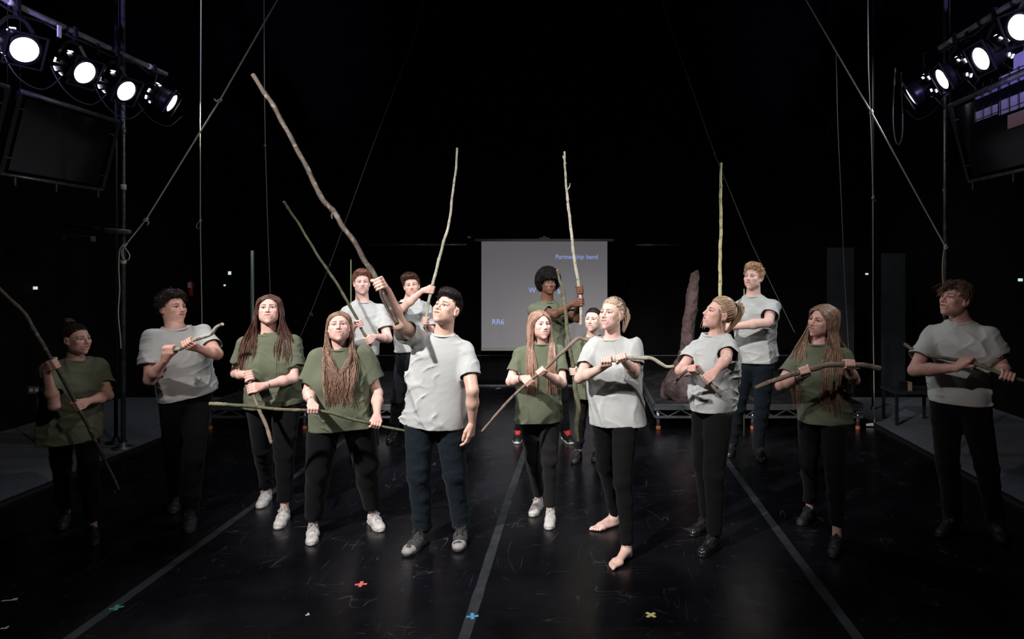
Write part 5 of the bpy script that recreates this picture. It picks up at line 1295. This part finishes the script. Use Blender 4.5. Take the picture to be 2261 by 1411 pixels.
# side arm and bracket on the left pole
t = empty('pipe_arm', Wp(215, 506, 6.8), 'short grey scaffold pipe clamped level to the taped pole at left', 'pipe')
MB().tube([Wp(140, 499, 6.85), Wp(288, 513, 6.72)], .027, 14).build('tube', M['steel'], t, True)
MB().lathe(Wp(225, 507, 6.78), (1, 0, -.06), [(0, .03), (.01, .038), (.05, .038), (.06, .03)], 14).build('clamp', M['dark_steel'], t, True)
t = empty('wall_light_box', Wp(175, 533, 7.4), 'small grey louvred box below the scaffold pipe at left', 'box')
MB().box(Wp(175, 527, 7.4), (.31, .08, .06)).build('housing', mat('grey_box', (.10, .10, .10), .6), t)
for k in range(3): MB().box(Wp(175, 523+k*4, 7.355), (.27, .012, .008)).build('slat', M['dark_steel'], t)
# ropes
o = rope('rope', [(640, -45), (612, 0), (485, 222), (322, 485), (276, 542)], 6.72, .0075, M['rope_pale'], 'pale rope running diagonally up from the taped pole at left', knots=[(485, 222), (322, 485), (275, 541)],
         loops=[[(485, 222), (478, 224), (473, 218)], [(322, 485), (328, 492), (324, 497)], [(274, 542), (271, 555), (274, 572), (283, 574), (286, 563), (278, 550), (273, 542)], [(272, 543), (268, 556), (270, 568), (274, 574)]])
MB().tube(smooth_path(wp([(272, 541), (264, 552), (262, 590), (264, 640), (261, 690), (265, 738), (267, 770)], 6.66), 5), .006, 6).build('tail', M['rope'], o, True)
o = rope('rope', [(1755, -45), (1780, 0), (1925, 250), (2088, 545)], 6.45, .0075, M['rope_pale'], 'pale rope running diagonally up from the pole at right', knots=[(2088, 545), (1923, 247)])
MB().tube(smooth_path(wp([(2088, 545), (2083, 560), (2081, 600), (2084, 650), (2083, 700)], 6.4), 5), .006, 6).build('tail', M['rope'], o, True)
rope('rope', [(444, -40), (443, 200), (442, 480), (444, 600), (446, 718), (447, 830)], 7.0, .0055, M['rope'], 'thin rope hanging straight with a small loop, left of the auburn-haired woman', knots=[(442, 488)], loops=[[(442, 489), (435, 495), (434, 503), (439, 505), (443, 498), (443, 490)]])
rope('rope', [(583, -20), (584, 200), (586, 330), (591, 500), (597, 660), (598, 740)], 8.2, .0055, M['rope_dim'], 'thin dark cord hanging down behind the head of the auburn-haired woman', knots=[(585, 322)])
rope('rope', [(940, -10), (908, 100), (820, 330), (728, 585), (685, 693), (662, 745)], 8.8, .0045, M['rope_dim'], 'thin grey cord slanting down behind the slanting stick, with a loop near its foot', knots=[(728, 585), (685, 693)], loops=[[(685, 693), (690, 698), (689, 692), (684, 691)]])
rope('rope', [(1450, -40), (1480, 60), (1578, 340), (1660, 540), (1755, 735)], 8.6, .0050, M['rope_dim'], 'thin grey cord slanting down to the right behind the curly blond man', knots=[(1578, 340), (1595, 395)])
rope('rope', [(1916, -30), (1918, 150), (1924, 300), (1928, 437), (1928, 700), (1931, 936)], 7.85, .0062, M['rope'], 'thin rope hanging straight with a knot, right of the very long-haired woman', knots=[(1928, 436)], loops=[[(1928, 437), (1933, 441), (1932, 445), (1928, 441)]])
rope('rope', [(1846, 120), (1850, 280), (1858, 450), (1864, 600), (1872, 740), (1880, 892)], 9.0, .0045, M['rope_dim'], 'faint grey cord hanging in front of the charcoal flats at right')
rope('power_cable', [(1977, 150), (1974, 205), (1972, 260), (1976, 305), (1984, 320), (1992, 300), (1993, 250), (1991, 205), (1990, 160)], 6.9, .007, M['rope_dim'], 'looped pale cable hanging below the lamp nearest the right-hand rope', 'cable', smooth=True)

# ------------------------------------------------------------------ lighting bars and par cans
M['can'] = mat('black_can', (.012, .012, .013), .35, .3)
M['lens'] = mat('lit_lens', (.9, .95, .95), .3, emit=(.88, 1.0, .98), estr=5.0)
M['glow'] = mat('lamp_glow_through_vent', (.8, .8, .9), .3, emit=(.80, .82, 1.0), estr=3.0)
M['bar'] = noise_col(mat('scaffold_bar', rough=.5, metal=.15), (.25, .25, .28), (.50, .50, .55), 12)
def light_bar(x, z, y0, y1, lab):
    t = empty('lighting_bar', (x, (y0+y1)/2, z), lab, 'bar')
    MB().tube([(x, y0, z), (x, y1, z)], .0245, 14).build('tube', M['bar'], t, True)
    rs = np.random.RandomState(int(abs(x)*10))
    for k in range(7):
        y = y0+(y1-y0)*(k+.5)/7; b = MB(); b.lathe((x, y-.02, z), (0, 1, 0), [(0, .026), (.003, .029), (.037, .029), (.04, .026)], 12); b.build('tape_band', M['white_tape'] if k % 3 == 0 else M['dark_steel'], t, True)
    for k in range(6):
        y = y0+(y1-y0)*rs.uniform(.1, .95); MB().box((x+.03*np.sign(-x), y, z-.07), (.012, .035, .10)).build('tape_tag', M['white_tape'] if k % 2 else M['dark_steel'], t)
    P = [(x+.02*math.sin(i*1.3), y0+(y1-y0)*i/24, z-.035-.03*abs(math.sin(i*.9))) for i in range(25)]
    MB().tube(smooth_path(P, 3), .009, 6).build('cable', M['cable'], t, True)
    return t
light_bar(-4.49, 3.95, 3.2, 7.05, 'long scaffold lighting bar above the four lamps at upper left')
light_bar(3.36, 3.95, 3.2, 6.2, 'long scaffold lighting bar above the lamps at upper right')
def par(lx, ly, lz, d, bx, lab, power=85):
    L = np.array([lx, ly, lz]); d = nrm(d); t = empty('par_can_lamp', L, lab, 'stage lamp', 'lit par can lamps')
    MB().lathe(L, -d, [(.0, .097), (.0, .122), (.004, .122), (.004, .118), (-.02+.06, .118), (.20, .114), (.215, .100), (.30, .085), (.335, .060), (.345, .0)], 28, closed=False).build('housing', M['can'], t, True)
    MB().lathe(L, d, [(-.012, .0), (-.004, .065), (-.009, .092), (-.012, .097)], 28, closed=False).build('lens', M['lens'], t, True)
    up = np.array([0, 0, 1.]); x = nrm(np.cross(d, up)); y = np.cross(x, d)
    MB().box(L+d*.012+y*.0, (.008, .262, .262), (d, x, y)) # plate placeholder for size only
    b = MB()
    for s1, ax1, ax2 in ((1, x, y), (-1, x, y), (1, y, x), (-1, y, x)): b.box(L+d*.010+ax1*s1*.128, (.012, .012, .262), (d, ax1, ax2))
    b.build('colour_frame', M['can'], t)
    for a in range(0, 360, 40):
        for dist, wd in ((.205, .040), (.165, .030)):
            q = math.radians(a+(20 if dist < .2 else 0)); n = x*math.cos(q)+y*math.sin(q); tg = np.cross(d, n)
            if (a//40) % 2 == (0 if dist < .2 else 1): continue
            MB().box(L-d*dist+n*.1145, (.016, .006, wd), (d, n, tg)).build('vent', M['glow'], t)
    c = L-d*.14; b = MB(); P = [c+x*.135, c+x*.135+up*.09, c+x*.06+up*.20, c+up*.22, c-x*.06+up*.20, c-x*.135+up*.09, c-x*.135]
    for p, q in zip(P[:-1], P[1:]): b.bar(p, q, .028, .006, up=d)
    b.build('yoke', M['can'], t)
    b = MB(); top = c+up*.22; b.bar(top, (bx, top[1], 3.93), .03, .012, up=(0, 1, 0)); b.box((bx, top[1], 3.94), (.08, .035, .09)); b.build('hook_clamp', M['dark_steel'], t)
    b = MB(); P = smooth_path([L-d*.34, L-d*.40-up*.10, L-d*.33-up*.28+np.array([0, .12, 0]), L-d*.25-up*.30+np.array([0, .32, 0]), L-d*.2-up*.12+np.array([0, .5, 0])], 6); b.tube(P, .006, 6); b.build('cable', M['cable'], t, True)
    sp_ = spot('lamp_light', tuple(L+d*.03), tuple(L+d*3), power, 84, .85, (.96, .97, 1.0), .08); sp_.parent = t; sp_.location = Vector(L+d*.03)-t.location
for (lx, ly, lz, d, lab) in ((-4.36, 5.12, 3.57, (.80, -.38, -.42), 'round-lensed stage lamp at upper left, nearest the left picture edge'), (-4.36, 5.74, 3.575, (.86, -.15, -.44), 'lit stage lamp second from the left picture edge'),
                            (-4.36, 6.26, 3.555, (.86, -.12, -.46), 'lit stage lamp third from the left picture edge'), (-4.30, 6.86, 3.59, (.84, .26, -.46), 'lit stage lamp at the far end of the left bar, seen edge-on')):
    par(lx, ly, lz, d, -4.49, lab)
for (lx, ly, lz, d, lab) in ((3.22, 4.86, 3.65, (-.84, -.24, -.40), 'lit stage lamp cut by the right picture edge'), (3.22, 5.34, 3.57, (-.86, .0, -.44), 'large lit lens on the right bar, second from the picture edge'),
                            (3.22, 5.92, 3.57, (-.84, .12, -.46), 'narrow lit lens on the right bar, third from the picture edge'), (3.22, 6.49, 3.57, (-.78, .34, -.48), 'lamp at the far end of the right bar, seen edge-on')):
    par(lx, ly, lz, d, 3.36, lab)

# ------------------------------------------------------------------ tilted framed glass panels on both sides
M['glass'] = mat('dark_reflective_glass', (.006, .007, .009), .12, spec=.3)
def hung_panel(side, y0, y1, zt, zb, xt, xb, lab):
    A = np.array([xt, y0, zt]); B = np.array([xt, y1, zt]); C_ = np.array([xb, y0, zb]); D = np.array([xb, y1, zb])
    t = empty('hanging_panel', (A+D)/2, lab, 'panel')
    n = nrm(np.cross(B-A, C_-A)); n = n if n[0]*side < 0 else -n
    ins = lambda P, k: P+((A+D)/2-P)*k
    V = [ins(A, .12), ins(B, .12), ins(D, .12), ins(C_, .12)]; V = V+[v-n*.012 for v in V]
    MB().add(V, [(0, 1, 2, 3), (7, 6, 5, 4), (0, 4, 5, 1), (1, 5, 6, 2), (2, 6, 7, 3), (3, 7, 4, 0)]).build('glass', M['glass'], t)
    MB().tube([A, B], .022, 12).build('top_pipe', M['steel'], t, True); MB().tube([C_, D], .016, 12).build('bottom_pipe', M['steel'], t, True)
    for P, Q in ((A, C_), (B, D)): MB().bar(P, Q, .045, .02, up=n).build('side_rail', M['dark_steel'], t)
    for P, Q in ((A, C_), (B, D)):
        for k in (.2, .8):
            p = P+(Q-P)*k; q = p+((A+D)/2-p)*.14; q[2] = p[2]; MB().bar(p, q, .02, .008).build('bracket', M['steel'], t)
    for k in (.12, .5, .95):
        p = C_+(D-C_)*k; MB().box(p-np.array([0, 0, .05]), (.02, .02, .07)).build('bolt', M['steel'], t)
    for P in (A, B): MB().tube([P, (P[0], P[1], 6.78)], .003, 5).build('hanging_wire', M['dark_steel'], t, True)
hung_panel(-1, 5.45, 6.60, 3.34, 2.655, -4.68, -4.85, 'dark glass panel in a tilted pipe frame below the left lamps'); hung_panel(-1, 4.15, 5.33, 3.34, 2.655, -4.68, -4.85, 'second glass panel, mostly outside the left picture edge')
hung_panel(1, 4.75, 6.0, 3.35, 2.66, 3.34, 3.52, 'dark glass panel in a tilted pipe frame below the right lamps')
M['paper'] = mat('lilac_lit_paper', (.50, .44, .72), .8)  # violet light on the white sheets is put into the base colour
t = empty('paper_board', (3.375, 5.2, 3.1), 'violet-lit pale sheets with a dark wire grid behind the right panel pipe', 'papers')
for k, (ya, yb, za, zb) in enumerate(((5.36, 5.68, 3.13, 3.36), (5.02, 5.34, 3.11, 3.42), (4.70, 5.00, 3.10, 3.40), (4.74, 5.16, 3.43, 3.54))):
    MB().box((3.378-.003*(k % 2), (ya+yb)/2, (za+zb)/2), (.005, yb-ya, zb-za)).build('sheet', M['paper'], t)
for k in range(9): MB().box((3.368, 4.74+k*.115, 3.27), (.004, .006, .33)).build('wire', M['dark_steel'], t)
for k in range(4): MB().box((3.364, 5.19, 3.14+k*.085), (.004, .98, .005)).build('wire', M['dark_steel'], t)
MB().box((3.40, 5.12, 3.04), (.006, .30, .11)).build('pink_cloth', mat('pink_cloth', (.45, .25, .30), .9), t)

# ------------------------------------------------------------------ batten, wall bits and floor bits
for xa, xb, lab in ((815, 1030, 'dim horizontal pipe left of the projection screen'), (1404, 1514, 'dim horizontal pipe right of the projection screen')):
    o = tag(MB().tube([Wp(xa, 541, 11.2), Wp(xb, 540, 11.2)], .022, 10).build('batten_pipe', M['steel'], None, True), lab, 'pipe')
    for xx in (xa+15, xb-15):
        p = Wp(xx, 540, 11.2); MB().tube([p, (p[0], p[1], ZT-.01)], .004, 5).build('hanging_wire', M['dark_steel'], o, True)
M['white_plate'] = mat('white_plastic', (.75, .78, .76), .4)
M['indicator'] = mat('lit_indicator', (.7, .75, .72), .4, emit=(.6, .75, .72), estr=.8)  # not a lamp: emission stands in for the glint of reflective patches
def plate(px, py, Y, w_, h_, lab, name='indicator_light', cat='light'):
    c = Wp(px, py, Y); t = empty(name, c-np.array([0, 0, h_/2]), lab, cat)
    MB().box(c, (w_, .012, h_)).build('lens', M['indicator'], t); MB().box(c+np.array([0, .012, 0]), (w_*1.25, .012, h_*1.25)).build('backing', M['dark_steel'], t)  # 'lens' here is the emissive face of a reflective patch, not a lamp lens
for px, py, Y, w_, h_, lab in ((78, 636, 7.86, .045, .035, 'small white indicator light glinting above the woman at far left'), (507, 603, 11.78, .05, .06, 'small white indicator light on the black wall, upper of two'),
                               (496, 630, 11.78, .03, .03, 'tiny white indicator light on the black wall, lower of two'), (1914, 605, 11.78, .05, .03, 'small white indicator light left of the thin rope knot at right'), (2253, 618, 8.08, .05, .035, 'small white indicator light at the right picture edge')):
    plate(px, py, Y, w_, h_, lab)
tag(MB().box(Wp(1036, 524, 11.78), (.05, .02, .03)).build('wall_tag', M['white_plate']), 'tiny white tag above the left end of the screen bar', 'tag')
c = Wp(76, 861, 6.9); t = empty('wall_socket', c-np.array([0, 0, .03]), 'double socket in a grey plate behind the woman at far left', 'socket')
MB().box(c, (.125, .014, .075)).build('plate', mat('grey_plate', (.16, .17, .17), .5), t)
for k in (-1, 1): MB().box(c+np.array([k*.028, -.010, 0]), (.030, .008, .034)).build('socket_face', M['white_plate'], t)
MB().tube([c+np.array([.03, 0, -.035]), c+np.array([.032, 0, -.62])], .012, 8).build('conduit', M['dark_steel'], t, True)
c = Wp(421, 632, 10.86); t = empty('fire_extinguisher', c-np.array([0, 0, .16]), 'small red fire extinguisher on the dark wall above the second man', 'fire extinguisher')
MB().lathe(c-np.array([0, 0, .16]), (0, 0, 1), [(0, .03), (.01, .042), (.20, .042), (.235, .02), (.25, .016)], 16).build('cylinder', mat('red_paint', (.45, .03, .025), .35), t, True)
MB().box(c+np.array([.0, 0, .105]), (.06, .02, .03)).build('valve', M['dark_steel'], t); MB().tube(smooth_path([c+np.array([.02, -.01, .10]), c+np.array([.07, -.02, .05]), c+np.array([.05, -.02, -.10])], 5), .006, 6).build('hose', M['dark_steel'], t, True)
MB().box(c+np.array([0, -.043, .02]), (.045, .004, .09)).build('paper_label', M['white_plate'], t)
t = empty('side_table', Wp(2010, 930, 7.9), 'low dark side table beyond the right-hand deck', 'table')
zt = CH-(858-CY)*7.9/FPX; x0, x1 = (1960-CX)*7.9/FPX, (2062-CX)*7.9/FPX; t.location = ((x0+x1)/2, 7.9, .02)
MB().box(((x0+x1)/2, 7.9, zt-.015), (x1-x0, .4, .03)).build('table_top', mat('black_table', (.03, .033, .036), .35), t)
for ax in (x0+.03, x1-.03):
    for ay in (7.73, 8.07): MB().box((ax, ay, (zt-.03+.02)/2), (.03, .03, zt-.05)).build('leg', M['dark_steel'], t)
for px, w_, mm, lab in ((1989, .085, M['dark_steel'], 'small black box on the side table at right'), (2001, .060, mat('tan_card', (.42, .30, .20), .7), 'small tan box beside the black box on the side table')):
    x = (px-CX)*7.85/FPX; o = empty('small_box', (x, 7.8, zt), lab, 'box')
    MB().box((x, 7.8, zt+.045), (w_, .06, .09)).build('carton', mm, o); MB().box((x, 7.8, zt+.093), (w_*1.04, .064, .008)).build('lid', mm, o)
t = empty('rope_weight', Gp(1917, 940), 'small black weight with a white label at the foot of the hanging rope', 'weight')
c = Gp(1917, 940); MB().lathe(c, (0, 0, 1), [(0, .055), (.01, .065), (.05, .065), (.06, .05)], 18).build('disc', M['dark_steel'], t, True)
MB().box(c+np.array([-.01, -.067, .03]), (.085, .004, .032)).build('paper_label', M['white_plate'], t)
# taped crosses and scraps
def cross(px, py, colr, lab, a=.3, s=.036):
    c = Gp(px, py); m_ = noise_col(mat('cross_tape', rough=.6), tuple(x*.8 for x in colr), colr, 60); t = empty('tape_cross', c, lab, 'tape mark')
    for k in range(2):
        q = a+k*PI/2; u = np.array([math.cos(q), math.sin(q), 0]); v = np.array([-u[1], u[0], 0])
        MB().box(c+np.array([0, 0, .0024+.0010*k]), (s*1.9, s*.55, .001), (u, v, (0, 0, 1))).build('strip', m_, t)
cross(797, 1291, (.75, .16, .14), 'small red tape cross on the floor in front of the wavy-haired woman', .15); cross(257, 1343, (.08, .45, .28), 'small green tape cross on the left floor line', .5)
cross(1043, 1362, (.10, .38, .62), 'small blue tape cross on the middle floor line', .2, .034); cross(1437, 1359, (.80, .76, .30), 'small yellow tape cross in front of the barefoot woman', .75, .034)
for px, py, L_, a, lab in ((20, 1326, .075, .2, 'white paper scrap on the floor at the lower left edge'), (8, 1388, .03, .1, 'tiny white scrap in the bottom left corner'), (679, 1358, .02, .6, 'tiny white scrap left of the blue cross'), (1100, 858, .10, .9, 'pale scrap of tape on the floor below the screen'), (690, 972, .05, .3, 'pale fleck on the floor behind the wavy-haired woman')):
    c = Gp(px, py, .0); u = np.array([math.cos(a), math.sin(a), 0]); v = np.array([-u[1], u[0], 0])
    tag(MB().box(c+np.array([0, 0, .001]), (L_, .012, .0015), (u, v, (0, 0, 1))).box(c+u*L_*.3+v*.012+np.array([0, 0, .0012]), (L_*.3, .016, .0015), (u, v, (0, 0, 1))).build('paper_scrap', M['white_plate']), lab, 'scrap')
# drop mesh data nobody uses
for me in list(bpy.data.meshes):
    if me.users == 0: bpy.data.meshes.remove(me)
